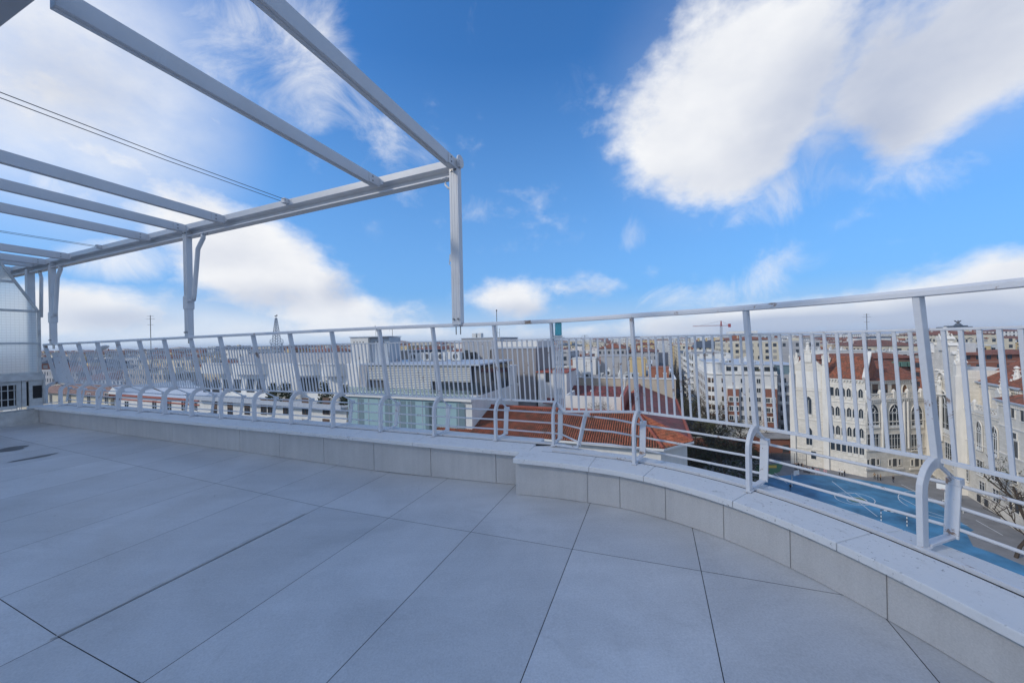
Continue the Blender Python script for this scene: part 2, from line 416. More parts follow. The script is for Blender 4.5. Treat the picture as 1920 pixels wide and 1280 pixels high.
# standing water in the fall line and two small puddles at the left
def puddle(cx, cy, ru, rv, label, ang=0.0):
    n = 22; c = V2(cx, cy); P = []
    for k in range(n):
        a = 2 * math.pi * k / n; r = 1 + 0.18 * math.sin(3 * a + 1) + 0.1 * math.sin(5 * a)
        p = c + (UA * (math.cos(a) * ru) + VA * (math.sin(a) * rv)) * r
        P.append((p.x, p.y, floor_z(p.x, p.y) + 0.004))
    m = MB(); m.face(P); tag(m.build('puddle', M['water']), label, 'puddle', 'puddles on the terrace floor')
for px, py, ru, rv, lb in [(10, 844, .22, .30, 'larger dark wet puddle on floor tiles at the far left'), (66, 857, .07, .28, 'thin sliver of dark water on tiles beside the larger puddle')]:
    p = at_z(px, py, CZ - 1.10); puddle(p.x, p.y, ru * .55, rv * .55, lb)
m = MB(); L = []
for k in range(17):                          # silt line left by water along the valley joint
    t = k / 16; c = UA * (u0 - 0.006) + VA * (v0 - 0.12 - t * 1.10); w = 0.010 + 0.030 * math.sin(math.pi * t) ** 2 * (0.7 + 0.5 * math.sin(9 * t))
    L.append((c, w))
for (c, w), (d, x) in zip(L, L[1:]):
    q = [c, d, d - UA * x, c - UA * w]
    m.face([(p.x, p.y, floor_z(p.x, p.y) + 0.0035) for p in q])
M['silt'] = mat('damp_silt', (0.46, 0.45, 0.43), 0.5, var=0.15, vscale=20)
tag(m.build('water_stain', M['silt']), 'damp silty streak lying along a floor joint in the foreground', 'stain')

# unseen block added left and behind, only to keep the sun off the terrace
SH = Vector((sdir.x, sdir.y, 0)).normalized(); SN = Vector((-SH.y, SH.x, 0)); sc0 = SH * 27 + Vector((-2.5, 2.5, 0))
tw_ = thing('sun_blocker', 'added unseen pale block left behind the terrace that shades it', 'building', (sc0.x, sc0.y, 0))
b = MB(); P = [sc0 - SN * 9, sc0 + SN * 9, sc0 + SN * 9 + SH * 9, sc0 - SN * 9 + SH * 9]; b.prism([(p.x - sc0.x, p.y - sc0.y) for p in P], 0, FH + 3.2 + 25.5 * math.tan(R_(SUN_EL)))
b.build('wall', mat('sun_blocker_wall', (.58, .55, .49), .8, var=.06), tw_)
z = FH + 3.2 + 25.5 * math.tan(R_(SUN_EL)); b = MB(); b.prism([((p.x - sc0.x) * 1.03, (p.y - sc0.y) * 1.03) for p in P], z + .003, z + .4); b.build('roof', M['alu_grey'], tw_)

# ------------------------------------------------------------------ parapets
def wall_strip(mb, a, b, z1, thick, gapw=0.004):
    """one facing slab between plan points a and b, from the floor to z1"""
    t = (b - a).normalized(); n = Vector((-t.y, t.x)); a2 = a + t * gapw / 2; b2 = b - t * gapw / 2
    pts = [a2, b2, b2 + n * thick, a2 + n * thick]
    z = [floor_z(p.x, p.y) + 0.003 for p in (a2, b2)]; z += [z[1] - .01, z[0] - .01]
    mb.poly([(p.x, p.y, zz) for p, zz in zip(pts, z)] + [(p.x, p.y, z1) for p in pts],
            [(0, 3, 2, 1), (4, 5, 6, 7), (0, 1, 5, 4), (1, 2, 6, 5), (2, 3, 7, 6), (3, 0, 4, 7)])
UZ3 = (0, 0, 1)
def coping_path(path, d): return [(p.x, p.y, 0) for p in offset(path, d)]
par = thing('parapet', 'long straight stone parapet with pale coping under the straight railing', 'parapet', (-3.5, 4.05, FH))
inv0 = Vector((-3.5, 4.05, FH))
def child(mb, name, m, p, off, **kw):
    for v in mb.v: v -= off
    return mb.build(name, m, p, **kw)
w = MB(); c0 = STR_L.copy(); tdir = (STR_R - STR_L).normalized(); tot = (STR_R - STR_L).length; pos = 0.0
cuts = [0, .9, 2.1, 3.3, 4.5, 5.1, 5.7, 6.3, 6.9, 7.5, tot]
for a, b in zip(cuts, cuts[1:]):
    if b > a: wall_strip(w, STR_L + tdir * a, STR_L + tdir * min(b, tot), COP - .034, .03)
child(w, 'facing_slab', M['stone'], par, inv0, bevel=0.0015)
bk = MB()
a, b = STR_L + tdir * -.25, STR_R; n = Vector((-tdir.y, tdir.x))
pts = [a + n * .028, b + n * .028, b + n * .40, a + n * .40]
bk.prism([(p.x, p.y) for p in pts], FH - 1.2, COP - .036)
child(bk, 'wall', M['coping'], par, inv0)
cp = MB(); cuts2 = [-.25, 1.4, 3.1, 4.7, 6.05, 6.75, tot - .20]
for a, b in zip(cuts2, cuts2[1:]):
    A, B = STR_L + tdir * (a + .0015), STR_L + tdir * (b - .0015)
    cp.sweep([(A.x, A.y, COP - .017), (B.x, B.y, COP - .017)], [(.045, -.017), (.045, .017), (-.198, .017), (-.198, -.017)])
child(cp, 'coping', M['coping'], par, inv0, bevel=0.004)
cp = MB()
for a, b in zip(cuts2, cuts2[1:]):
    A, B = STR_L + tdir * (a + .0015), STR_L + tdir * (b - .0015)
    cp.sweep([(A.x, A.y, COP - .035), (B.x, B.y, COP - .035)], [(-.214, -.017), (-.214, .028), (-.46, .012), (-.46, -.017)])
child(cp, 'outer_coping', M['coping'], par, inv0, bevel=0.004)
par2 = thing('parapet', 'curved parapet of stone slabs with white coping, sweeping to the lower right', 'parapet', (.9, 2.1, FH))
inv1 = Vector((.9, 2.1, FH)); w = MB(); acc = 0; cur = [CURVE[0]]
J = [1, 2.3, 3.1, 4.1, 5.3, 6.5, 7.6, 8.9, 10, 11, 12, 13]       # slab joints as knots of FACE
def cpt(k):
    i = min(int(k * 4), len(CURVE) - 2); f = k * 4 - i
    return CURVE[i] + (CURVE[i + 1] - CURVE[i]) * f
ks = [0, 2.0, 2.93, 3.95, 4.98, 6.05, 7.28, 8.55, 9.8, 11, 12, 13]
for a, b in zip(ks, ks[1:]):
    n_ = max(2, int((b - a) * 3))
    for q in range(n_):
        wall_strip(w, cpt(a + (b - a) * q / n_), cpt(a + (b - a) * (q + 1) / n_), COP - .034, .03, gapw=0.0)
    A = cpt(b); 
# slab joints: slim dark gaps set into the facing
jm = w; GI = 1
for b in ks[1:-1]:
    A = cpt(b); B = cpt(b + .02); t = (B - A).normalized(); n = Vector((-t.y, t.x)); q = A - n * 0.0015
    jm.bar((q.x, q.y, floor_z(q.x, q.y) + .004), (q.x, q.y, COP - .036), .0018, .003, up=(n.x, n.y, 0), mi=1)
# end face of the step
A = FACE[0]; n = VA
w2 = MB(); E0 = A; E1 = A + VA * .33
wall_strip(w2, E1 + UA * .0, E0 + UA * .0, COP - .034, -.03)
child(w2, 'end_slab', M['stone'], par2, inv1)
child(w, 'facing_slab', [M['stone'], M['joint']], par2, inv1)
bk = MB(); outer = offset(CURVE, .40); inner = offset(CURVE, .029)
bk.prism([(p.x, p.y) for p in inner] + [(p.x, p.y) for p in reversed(outer)], FH - 1.2, COP - .036)
child(bk, 'wall', M['coping'], par2, inv1)
cp = MB(); segs = [0, 2.1, 3.55, 5.2, 6.8, 8.6, 10.5, 13]
ext = [CURVE[0] - UA * .03] + CURVE
def sub(a, b): return [cpt(a)] + [CURVE[i] for i in range(int(a * 4) + 1, int(math.ceil(b * 4)))] + [cpt(b)]
for a, b in zip(segs, segs[1:]):
    P = sub(a, b - .008)
    if a == 0: P[0] = P[0] - UA * .035
    cp.sweep([(p.x, p.y, COP - .015) for p in P], [(.04, -.017), (.04, .017), (-.180, .017), (-.180, -.017)])
child(cp, 'coping', M['coping'], par2, inv1, bevel=0.004)
cp = MB()
for a, b in zip(segs, segs[1:]):
    P = sub(max(a, .6), b - .008)
    cp.sweep([(p.x, p.y, COP - .035) for p in P], [(-.196, -.017), (-.196, .029), (-.40, .010), (-.40, -.017)])
child(cp, 'outer_coping', M['coping'], par2, inv1, bevel=0.004)
cp = MB(); A = FACE[0] - UA * .03; pts = [A + VA * .02, FACE[0] + UA * .3, V2(.80, 2.33), V2(.86, 2.42), V2(.62, 2.72), V2(.36, 2.86), A + VA * .30]
cp.prism([(p.x, p.y) for p in pts], COP - .030, COP - .004)
child(cp, 'coping', M['coping'], par2, inv1, bevel=.003)
def base_rail(path, d, root, o3):
    m = MB(); m.sweep([(p.x, p.y, COP + .008) for p in offset(path, d)], [(.002, -.010), (.002, .006), (-.016, .006), (-.016, .002), (-.002, .002), (-.002, -.010)]); return m
def gap_shade_strip(path, d): m = MB(); m.sweep([(p.x, p.y, COP - .010) for p in offset(path, d)], [(.012, -.006), (.012, .006), (-.012, .006), (-.012, -.006)]); return m  # near-black strip filling the coping slot, painted in place of its shade
LINE = [STR_L + tdir * (tot * i / 6) for i in range(7)]
child(gap_shade_strip(LINE, .206), 'gap', M['dark'], par, inv0)
child(gap_shade_strip(CURVE[2:], .188), 'gap', M['dark'], par2, inv1)
# low white parapet under the glazed screen, running back from the far left corner
par3 = thing('parapet', 'low white painted wall under the wired glass screen at far left', 'parapet', (-7.3, 5.0, FH))
inv2 = Vector((-7.3, 5.0, FH)); bk = MB(); c0 = STR_L
a, b = c0 + VA * .0, c0 - VA * 3.6
pts = [a, b, b - UA * .2, a - UA * .2]; bk.prism([(p.x, p.y) for p in pts], FH - .3, CZ - .87)
child(bk, 'wall', M['oldpaint'], par3, inv2, bevel=.004)
# the building that carries the terrace
out = [STR_L - UA * .25 + VA * .42, STR_R + VA * .40] + offset(CURVE, .395)[3:] + [V2(1.2, -8), V2(-9, -8), STR_L - UA * .25 - VA * 4]
bd = MB(); bd.prism([(p.x, p.y) for p in out], 0.0, FH - .25)
M['render'] = mat('own_facade', (0.55, 0.52, 0.46), 0.8, var=0.08)
tag(bd.build('apartment_building', M['render']), 'our own pale rendered building carrying the roof terrace', 'building')

# ------------------------------------------------------------------ railing
POSTS = [(-7.463, 5.69), (-6.93, 5.455), (-6.44, 5.285), (-5.95, 5.105), (-5.46, 4.925), (-4.963, 4.738), (-4.459, 4.56), (-3.961, 4.386), (-3.46, 4.216), (-2.928, 4.025),
         (-2.397, 3.84), (-1.843, 3.638), (-1.28, 3.43), (-.718, 3.22), (-.154, 3.038), (.315, 2.848)]
POSTS = [V2(*p) for p in POSTS]
CPOSTS = [V2(.804, 2.39), V2(1.271, 1.934), V2(1.581, 1.386), V2(1.70, .76), V2(1.70, .12), V2(1.58, -.5)]
def rail_z(x): return CZ + .155 - max(0.0, -1.5 - x) * .0085
KNEE = CZ - .515; PT = CZ + .012
def panel(root, o3, A0, B0, A1, B1, single, o, first=1):
    L = (B0 - A0).length; nb = max(5, round(L / (.049 if single else .047)))
    up = (o.x, o.y, 0)
    if single:
        for a, b, w, h in ((A0, B0, .018, .016), (A1, B1, .016, .010)):
            m = MB(); m.bar(a, b, w, h); child(m, 'panel_rail', M['paint'], root, o3, bevel=.0015)
        for i in range(first, nb):
            m = MB(); m.bar(A0.lerp(B0, i / nb), A1.lerp(B1, i / nb), .0125, .0125, up=up); child(m, 'baluster', M['paint'], root, o3, bevel=.0018)
    else:
        m = MB(); m.bar(A0, B0, .018, .016); m.bar(A1, B1, .016, .010)
        for i in range(first, nb): m.bar(A0.lerp(B0, i / nb), A1.lerp(B1, i / nb), .0105, .009, up=up)
        child(m, 'baluster_lattice', M['paint'], root, o3)
def rail_parts(root, posts, outs, off0, skip_panel=(), sub_bars=False):
    o3 = Vector((off0[0], off0[1], FH))
    def W(p, o, s, z): return Vector((p.x + o.x * s, p.y + o.y * s, z))
    for k, (p, o) in enumerate(zip(posts, outs)):
        zt = rail_z(p.x) - .012
        m = MB(); side = Vector((-o.y, o.x, 0)); hw, hd = .0098, .0215
        ra = .105; low = [W(p, o, 0, COP + .002), W(p, o, 0, KNEE - ra)] + [W(p, o, ra - ra * math.cos(i * .2618), KNEE - ra + ra * math.sin(i * .2618)) for i in range(1, 7)] + [W(p, o, .135, KNEE + .001)]
        top = [W(p, o, .122, KNEE - .020), W(p, o, .004, zt)]
        for path, wd_ in ((low, hw), (top, hw * 1.08)):
            V = []; n = len(path)
            for i, q in enumerate(path):
                a = (path[i] - path[max(0, i - 1)]); b = (path[min(n - 1, i + 1)] - path[i])
                a = a.normalized() if a.length > 0 else b.normalized(); b = b.normalized() if b.length > 0 else a
                t = (a + b).normalized(); nn = t.cross(side).normalized(); c = max(.5, t.dot(b))
                V += [q + side * (sx * wd_) + nn * (sy * hd / c) for sx, sy in ((-1, -1), (1, -1), (1, 1), (-1, 1))]
            F = [(i * 4 + j, i * 4 + (j + 1) % 4, i * 4 + 4 + (j + 1) % 4, i * 4 + 4 + j) for i in range(n - 1) for j in range(4)] + [(3, 2, 1, 0), (4 * n - 4, 4 * n - 3, 4 * n - 2, 4 * n - 1)]
            m.poly(V, F)
        q = W(p, o, .0, COP + .004); m.bar(q, q + Vector((0, 0, .006)), .036, .064, up=(o.x, o.y, 0))
        child(m, 'post', M['paint'], root, o3, bevel=.0028)
        # outrigger: foot bar on the coping, leaning stub, thin stay from the knee
        m = MB(); f0 = W(p, o, .03, COP + .012); f1 = W(p, o, .215, COP + .006); s1 = W(p, o, .245, CZ - .615)
        m.bar(f0, f1, .030, .010)
        m.bar(f1 - Vector((0, 0, .006)), s1, .012, .042, up=(side.x, side.y, 0))
        m.bar(s1 + Vector((-o.x * .012, -o.y * .012, 0)), s1 + Vector((o.x * .03, o.y * .03, 0)), .040, .028)
        m.bar(W(p, o, .112, KNEE - .004), s1 + Vector((0, 0, .012)), .010, .014)
        child(m, 'outrigger', M['paint'], root, o3, bevel=.002)
    for k in range(len(posts) - 1):
        if k in skip_panel: continue
        p, q, o, r = posts[k], posts[k + 1], outs[k], outs[k + 1]
        s0, s1, z0, z1 = .128, .062, KNEE + .004, PT - max(0.0, -1.5 - p.x) * .006
        panel(root, o3, W(p, o, s0, z0), W(q, r, s0, z0), W(p, o, s1, z1), W(q, r, s1, z1), sub_bars, o)
    # three lower rails carried by the stubs, and the slim base rail with its shadow gap
    for h, s in ((-.632, .262), (-.718, .248), (-.802, .232)):
        m = MB(); m.tube([W(p, o, s, CZ + h) for p, o in zip(posts, outs)], .0075, 8)
        child(m, 'lower_rail', M['paint'], root, o3, smooth=True)
def out_dirs(posts, base=None):
    r = []
    for i in range(len(posts)):
        a = posts[max(0, i - 1)]; b = posts[min(len(posts) - 1, i + 1)]; t = (b - a).normalized(); r.append(Vector((-t.y, t.x)))
    return r
rs = thing('railing', 'straight run of white steel railing with cranked posts and close balusters', 'railing', (-3.5, 4.2, FH))
rail_parts(rs, POSTS, [VA.copy() for _ in POSTS], (-3.5, 4.2))
child(base_rail(LINE, .214, rs, 0), 'base_rail', M['paint'], rs, Vector((-3.5, 4.2, FH)))
rc = thing('railing', 'curved run of white steel railing with wide spaced balusters at right', 'railing', (.9, 2.1, FH))
C_START = V2(.35, 2.55)
cposts = [C_START] + CPOSTS
couts = out_dirs(smooth_path(cposts, 1)); couts[0] = (VA * .9 + UA * .1).normalized()
o3 = Vector((.9, 2.1, FH))
rail_parts(rc, CPOSTS, couts[1:], (.9, 2.1), sub_bars=True)
child(base_rail(CURVE[3:], .197, rc, 0), 'base_rail', M['paint'], rc, o3)
# first bay of the curve: return panel at the corner, then the panel to the first curved post
def Wq(p, s, o, z): return Vector((p.x + o.x * s, p.y + o.y * s, z))
k0 = Wq(POSTS[-1], .135, VA, KNEE); c0 = at_z(1059, 771, KNEE); t0 = at_z(1046, 634, CZ + .012)
t0 = Vector((c0.x - .02, c0.y - .065, CZ + .012))
e0 = Wq(CPOSTS[0], .128, couts[1], KNEE + .004); e1 = Wq(CPOSTS[0], .062, couts[1], PT)
kt = Wq(POSTS[-1], .065, VA, PT)
for a, b, w, h in ((k0, c0, .018, .016), (kt, t0, .014, .010)):
    m = MB(); m.bar(a, b, w, h); child(m, 'panel_rail', M['paint'], rc, o3, bevel=.0015)
for f in (.3, .52, .74):
    m = MB(); m.bar(k0.lerp(c0, f), kt.lerp(t0, f), .009, .009); child(m, 'baluster', M['paint'], rc, o3, bevel=.001)
panel(rc, o3, c0, e0, t0, e1, True, VA, 0)
s_top = at_y(1098, 776, 2.80); s_bot = at_y(1085, 836, 2.74)
m = MB(); m.bar(s_bot, s_top, .012, .04); m.bar(s_top + Vector((-.01, 0, 0)), s_top + Vector((.03, 0, 0)), .04, .028)
m.bar(Vector((POSTS[-1].x + .01, POSTS[-1].y - .01, COP + .012)), s_bot + Vector((0, 0, -.01)), .03, .010)
child(m, 'outrigger', M['paint'], rc, o3, bevel=.002)
for i, (h, s) in enumerate(((-.632, .262), (-.718, .248), (-.802, .232))):
    m = MB(); q = s_top.lerp(s_bot, .05 + .42 * i); e = Wq(CPOSTS[0], s, couts[1], CZ + h); md = (q + e) / 2 + Vector((.02, .03, 0))
    m.tube([Wq(POSTS[-1], s, VA, CZ + h), q], .0075, 8); m.tube([q, md, e], .0075, 8)
    child(m, 'lower_rail', M['paint'], rc, o3, smooth=True)
# handrails
def hand(root, path, o):
    m = MB(); pr = [(.024, -.015), (.024, .006), (.014, .015), (-.014, .015), (-.024, .006), (-.024, -.015)]
    m.sweep(path, pr); child(m, 'handrail', M['paint'], root, o, bevel=.002)
hand(rs, [Vector((p.x, p.y, rail_z(p.x))) for p in POSTS], Vector((-3.5, 4.2, FH)))
hp = smooth_path([POSTS[-1]] + CPOSTS, 5)
hand(rc, [Vector((p.x, p.y, CZ + .155)) for p in hp], o3)

# ------------------------------------------------------------------ awning frame
aw = thing('pergola_frame', 'white aluminium pergola frame with bare rafters over the terrace', 'pergola', (-3.5, 4.2, FH)); a3 = Vector((-3.5, 4.2, FH))
def at_rail(px, py, dv=0.0):                 # point over the railing line
    d = ray(px, py); t = (2.967 + dv) / (d.y + .36 * d.x); return EYE + d * t
BR, BL = Vector((-.47, 3.135, CZ + 1.53)), Vector((-7.75, 5.76, CZ + 1.345))
bdir = (BL - BR).normalized(); bn = Vector((VA.x, VA.y, 0))
m = MB(); pr = [(-.055, .072), (.034, .072), (.034, .008), (-.030, .004), (-.030, -.056), (.022, -.060), (.022, -.076), (-.055, -.076)]
m.sweep([BL, BR], [(a, b) for a, b in pr]); child(m, 'gutter_beam', M['alu'], aw, a3, bevel=.003)
m = MB()
for zz, of in ((.045, -.0315), (.02, -.0315)):
    m.bar(BL + Vector((-bn.x * .032, -bn.y * .032, zz)), BR + Vector((-bn.x * .032, -bn.y * .032, zz)), .003, .004)
child(m, 'groove', M['alu_grey'], aw, a3)
def beam_at(px, py=430):
    d = ray(px, py); # plan intersection with the beam line
    a, b = V2(BR.x, BR.y), V2(BL.x, BL.y); dx = (b - a)
    den = d.x * dx.y - d.y * dx.x; s = (a.x * dx.y - a.y * dx.x) / den; P = V2(d.x * s, d.y * s)
    f = (P - a).dot(dx) / dx.length_squared
    return BR.lerp(BL, f)
RLEN = 1.94
for i, px in enumerate((850, 712, 423, 352, 282, 133, 90)):
    q = beam_at(px) if px < 850 else BR.copy()
    s = q + Vector((-bn.x * .055, -bn.y * .055, .022)); e = s + Vector((-bn.x * RLEN, -bn.y * RLEN, .02))
    m = MB(); m.bar(s, e, .055, .095)
    m.bar(s + Vector((-bn.x * .1, -bn.y * .1, -.0485)), e + Vector((0, 0, -.0485)), .016, .006)
    r = child(m, 'rafter', M['alu'], aw, a3, bevel=.003)
    m = MB(); x = Vector((UA.x, UA.y, 0))
    m.bar(s + Vector((-bn.x * .10, -bn.y * .10, 0)) + x * .031, s + bn * .035 + x * .031, .006, .085)
    m.bar(s + bn * .028 + x * .02, s + bn * .028 + x * .075, .008, .055, up=(0, 0, 1))
    bkt = child(m, 'bracket', M['alu'], r, a3, bevel=.001)
    for zz in (-.018, .02):
        m = MB(); c = s + Vector((-bn.x * .06, -bn.y * .06, zz)) + x * .033; m.tube([c, c + x * .006], .007, 8); child(m, 'bolt', M['steel'], r, a3)
# rear ledger of the frame and its two rear posts
l0 = Vector((BR.x, BR.y, CZ + 1.575)) - bn * (RLEN + .092) + Vector((UA.x, UA.y, 0)) * 2.6; l1 = Vector((BL.x, BL.y, CZ + 1.50)) - bn * (RLEN + .092)
l1 = l1 - Vector((UA.x, UA.y, 0)) * 1.2
m = MB(); m.bar(l0, l1, .07, .13); child(m, 'ledger', M['alu_grey'], aw, a3, bevel=.004)
for q in (l0, l1):
    m = MB(); m.bar((q.x, q.y, FH - .1), (q.x, q.y, q.z - .065), .08, .08, up=(bn.x, bn.y, 0)); child(m, 'post', M['alu'], aw, a3, bevel=.004)
# tension wires
for px, dz in ((545, .045), (195, .045)):
    q = beam_at(px); m = MB(); x = Vector((UA.x, UA.y, 0)); b = q + Vector((-bn.x * .06, -bn.y * .06, dz))
    m.bar(b + x * -.02, b + x * .03, .05, .05); m.bar(b + x * .03 + bn * .03, b + x * .06 + bn * .03, .01, .05)
    child(m, 'wire_bracket', M['alu'], aw, a3, bevel=.002)
    for s in (-.035, .042):
        m = MB(); m.tube([b + x * s - bn * .02, b + x * s - bn * (RLEN * .5) + Vector((0, 0, -.012)), b + x * s - bn * (RLEN - .05)], .0028, 6)
        child(m, 'tension_wire', M['wire'], aw, a3)
# posts standing on the handrail
X3 = Vector((UA.x, UA.y, 0))
def std_post(px, zfoot, ztop, w):
    q = beam_at(px) if px < 850 else BR.copy()
    foot = Vector((q.x, q.y, zfoot)); x = X3; m = MB()
    m.bar(foot, Vector((q.x, q.y, ztop)), w, .062, up=(bn.x, bn.y, 0))
    for k in (-.3, .0, .3):
        m.bar(foot + Vector((0, 0, .03)) - bn * .0315 + x * (k * w), Vector((q.x, q.y, ztop - .02)) - bn * .0315 + x * (k * w), .010, .003, up=(bn.x, bn.y, 0))
    p = child(m, 'post', M['alu'], aw, a3, bevel=.004)
    def bolt(c, e, r): b = MB(); b.tube([c, e], r, 8); child(b, 'bolt', M['steel'], p, a3)
    for k in (-.022, .022):
        c = foot - bn * .031 + x * k + Vector((0, 0, .05)); bolt(c, c - bn * .012, .009)
        c = foot + x * k; bolt(c + Vector((0, 0, -.085)), c + Vector((0, 0, .01)), .005)
        c = Vector((q.x, q.y, ztop - .05)) - bn * .031 + x * k; bolt(c, c - bn * .010, .008)
    return q, p
q, p = std_post(850, CZ + .155, BR.z + .02, .085)
m = MB(); m.lathe([(.055, 0), (.055, .012)], (0, 0, 0), 16)
for v in m.v:
    a = v.copy(); v.xyz = (BR + Vector((0, 0, .05)) + bn * (a.x) + X3 * (.048 + a.z) + Vector((0, 0, a.y)))
child(m, 'end_cap', M['alu'], p, a3, bevel=.002)
m = MB(); h0 = BR - X3 * .10 + Vector((0, 0, -.075)); m.bar(h0 - X3 * .04, h0 + X3 * .03, .05, .014)
m.tube([h0, h0 + Vector((0, 0, -.05)), h0 + X3 * .03 + Vector((0, 0, -.085)), h0 + X3 * .075 + Vector((0, 0, -.10))], .010, 8)
child(m, 'awning_arm', M['alu'], aw, a3, smooth=True)
m = MB(); c = BR - X3 * .05 + Vector((0, 0, -.12)); e = BR - X3 * .058 + Vector((0, 0, -.78)); m.tube([c, e], .003, 6); m.tube([e + Vector((0, 0, .03)), e - Vector((0, 0, .03))], .014, 10)
m.tube([e + Vector((-.012, 0, .0)), e + Vector((-.018, 0, -.05)), e + Vector((.0, 0, -.075)), e + Vector((.014, 0, -.04))], .005, 6)
child(m, 'pull_cord', M['alu'], aw, a3)
for px, ztop in ((351, .02), (96, .03)):
    q, p = std_post(px, rail_z(beam_at(px).x) + .012, beam_at(px).z + ztop, .072)
    far = px < 200
    a0 = q + X3 * (.34 if not far else .32) + Vector((0, 0, -.075)) - bn * .01
    zb = -.86 if not far else -.82
    m = MB(); m.bar(a0 - X3 * .05, a0 + X3 * .05, .05, .014)
    m.tube([a0, a0 + Vector((0, 0, -.05)), a0 - X3 * .11 + Vector((0, 0, -.17)), q + X3 * .155 - bn * .02 + Vector((0, 0, zb + .06)), q + X3 * .135 - bn * .02 + Vector((0, 0, zb))], .024, 10)
    m.tube([q + X3 * .02 - bn * .02 + Vector((0, 0, zb)), q + X3 * .15 - bn * .02 + Vector((0, 0, zb))], .017, 10)
    child(m, 'awning_arm', M['alu'], aw, a3, smooth=True)
    m = MB(); c = q + X3 * .0 + Vector((0, 0, zb - .02)); m.bar(c + Vector((0, 0, -.08)), c + Vector((0, 0, .08)), .088, .078, up=(bn.x, bn.y, 0))
    child(m, 'clamp', M['alu'], p, a3, bevel=.004)
# the neighbour's pergola seen behind the glazed screen
nb_ = thing('pergola_frame', 'neighbouring white pergola frame partly behind the wired glass screen', 'pergola', (-8.6, 6.0, FH)); n3 = Vector((-8.6, 6.0, FH))
q = at_rail(70, 640, .05); q = Vector((q.x - .1, q.y, 0))
m = MB(); m.bar((q.x, q.y, FH - .3), (q.x, q.y, CZ + 1.33), .10, .08, up=(bn.x, bn.y, 0)); child(m, 'post', M['alu'], nb_, n3, bevel=.004)
B2a = Vector((q.x + .35, q.y - .13, CZ + 1.36)); B2b = B2a - X3 * 5
m = MB(); m.sweep([B2b, B2a], pr); child(m, 'gutter_beam', M['alu'], nb_, n3, bevel=.003)
for k in range(4):
    s = B2a - X3 * (.12 + k * .85) + Vector((0, 0, .02)) - bn * .05; m = MB(); m.bar(s, s - bn * 2.0, .055, .09); child(m, 'rafter', M['alu'], nb_, n3, bevel=.003)
m = MB(); a0 = B2a - X3 * .05 + Vector((0, 0, -.07)); m.tube([a0, a0 + X3 * .07 + Vector((0, 0, -.12)), a0 + X3 * .03 + Vector((0, 0, -.75))], .02, 10); child(m, 'awning_arm', M['alu'], nb_, n3, smooth=True)

# ------------------------------------------------------------------ wired glass screen at the far left
def f_wired(t, bs, co, c):
    u = t.xyz(t.add('ShaderNodeUVMap').outputs[0])
    def line(v, sc, w):
        f = t.math('FRACT', t.math('MULTIPLY', v, sc)); return t.math('LESS_THAN', f, w)
    g = t.math('MAXIMUM', line(u[0], 26.0, .12), line(u[1], 26.0, .16))
    n = t.noise(co, 40, 3, .6)
    return {'col': t.mix(t.math('MULTIPLY', g, .26), c, (0.25, 0.26, 0.26, 1)), 'h': n, 'bump': .2}
M['wired'] = mat('wired_glass', (0.86, 0.90, 0.88), 0.5, trans=0.6, fn=f_wired, ior=1.1)
gs = thing('glass_screen', 'grimy wired glass privacy screen with sloping top at far left', 'screen', (STR_L.x, STR_L.y, FH)); g3 = Vector((STR_L.x, STR_L.y, FH))
def S(s, z, d=0.0): p = STR_L + VA * (s + .03) - UA * (.05 - d); return Vector((p.x, p.y, CZ + z))
SL = -2.6
def slope_z(s): return .60 + (-s) * 2.06
frame = MB()
for a, b, w in ((S(0, -.40), S(0, .60), .03), (S(0, .60), S(-.62, slope_z(-.62)), .028), (S(-.62, slope_z(-.62)), S(SL, 1.95), .028)):
    frame.bar(a, b, w, .035, up=(UA.x, UA.y, 0))
for z in (1.03, .61, .125, -.325):
    s0 = min(0, -(z - .60) / 2.06) if z > .6 else 0
    frame.bar(S(s0, z), S(SL, z), .032, .035, up=(UA.x, UA.y, 0))
child(frame, 'frame', M['oldpaint'], gs, g3, bevel=.003)
for z0, z1 in ((-.31, .11), (.14, .595), (.625, 1.015)):
    e0 = -.02 if z0 < .6 else -(z0 - .6) / 2.06 - .02; e1 = -.02 if z1 < .6 else -(z1 - .6) / 2.06 - .02
    m = MB(); m.face([S(SL, z0), S(e0, z0), S(e1, z1), S(SL, z1)]); child(m, 'glass_pane', M['wired'], gs, g3)
e0 = -(1.045 - .6) / 2.06 - .02
m = MB(); m.face([S(SL, 1.045), S(e0, 1.045), S(-.62, slope_z(-.62) - .02), S(SL, 1.93)]); child(m, 'glass_pane', M['wired'], gs, g3)
m = MB(); a, b = S(.02, -.385, .02), S(SL, -.385, .02); m.bar(a, b, .10, .09); child(m, 'sill_board', M['oldpaint'], gs, g3, bevel=.004)
# the utility housing below: dark opening, louvred panel, barred window
M['black'] = mat('unlit_interior', (0.012, 0.012, 0.014), 0.5)
m = MB()
m.bar(S(.02, -.62), S(-.11, -.62), .05, .40); m.bar(S(-.135, -.62), S(-.175, -.62), .05, .40); m.bar(S(-.179, -.62), S(-.225, -.62), .04, .40)
m.bar(S(-.225, -.455), S(SL, -.455), .05, .06); m.bar(S(-.225, -.81), S(SL, -.81), .05, .05)
child(m, 'housing_panel', M['oldpaint'], gs, g3, bevel=.003)
m = MB(); m.bar(S(.008, -.61, .028), S(-.078, -.61, .028), .006, .19); child(m, 'vent_opening', M['black'], gs, g3)
m = MB(); m.bar(S(-.10, -.63, -.02), S(SL, -.63, -.02), .01, .36); child(m, 'dark_recess', M['black'], gs, g3)
m = MB()
for k in range(14):
    s = -.242 - k * .055; m.bar(S(s, -.82, .01), S(s, -.45, .01), .008, .010, up=(UA.x, UA.y, 0))
for z in (-.56, -.69): m.bar(S(-.23, z, .012), S(-1.4, z, .012), .008, .010)
child(m, 'window_grille', M['oldpaint'], gs, g3)
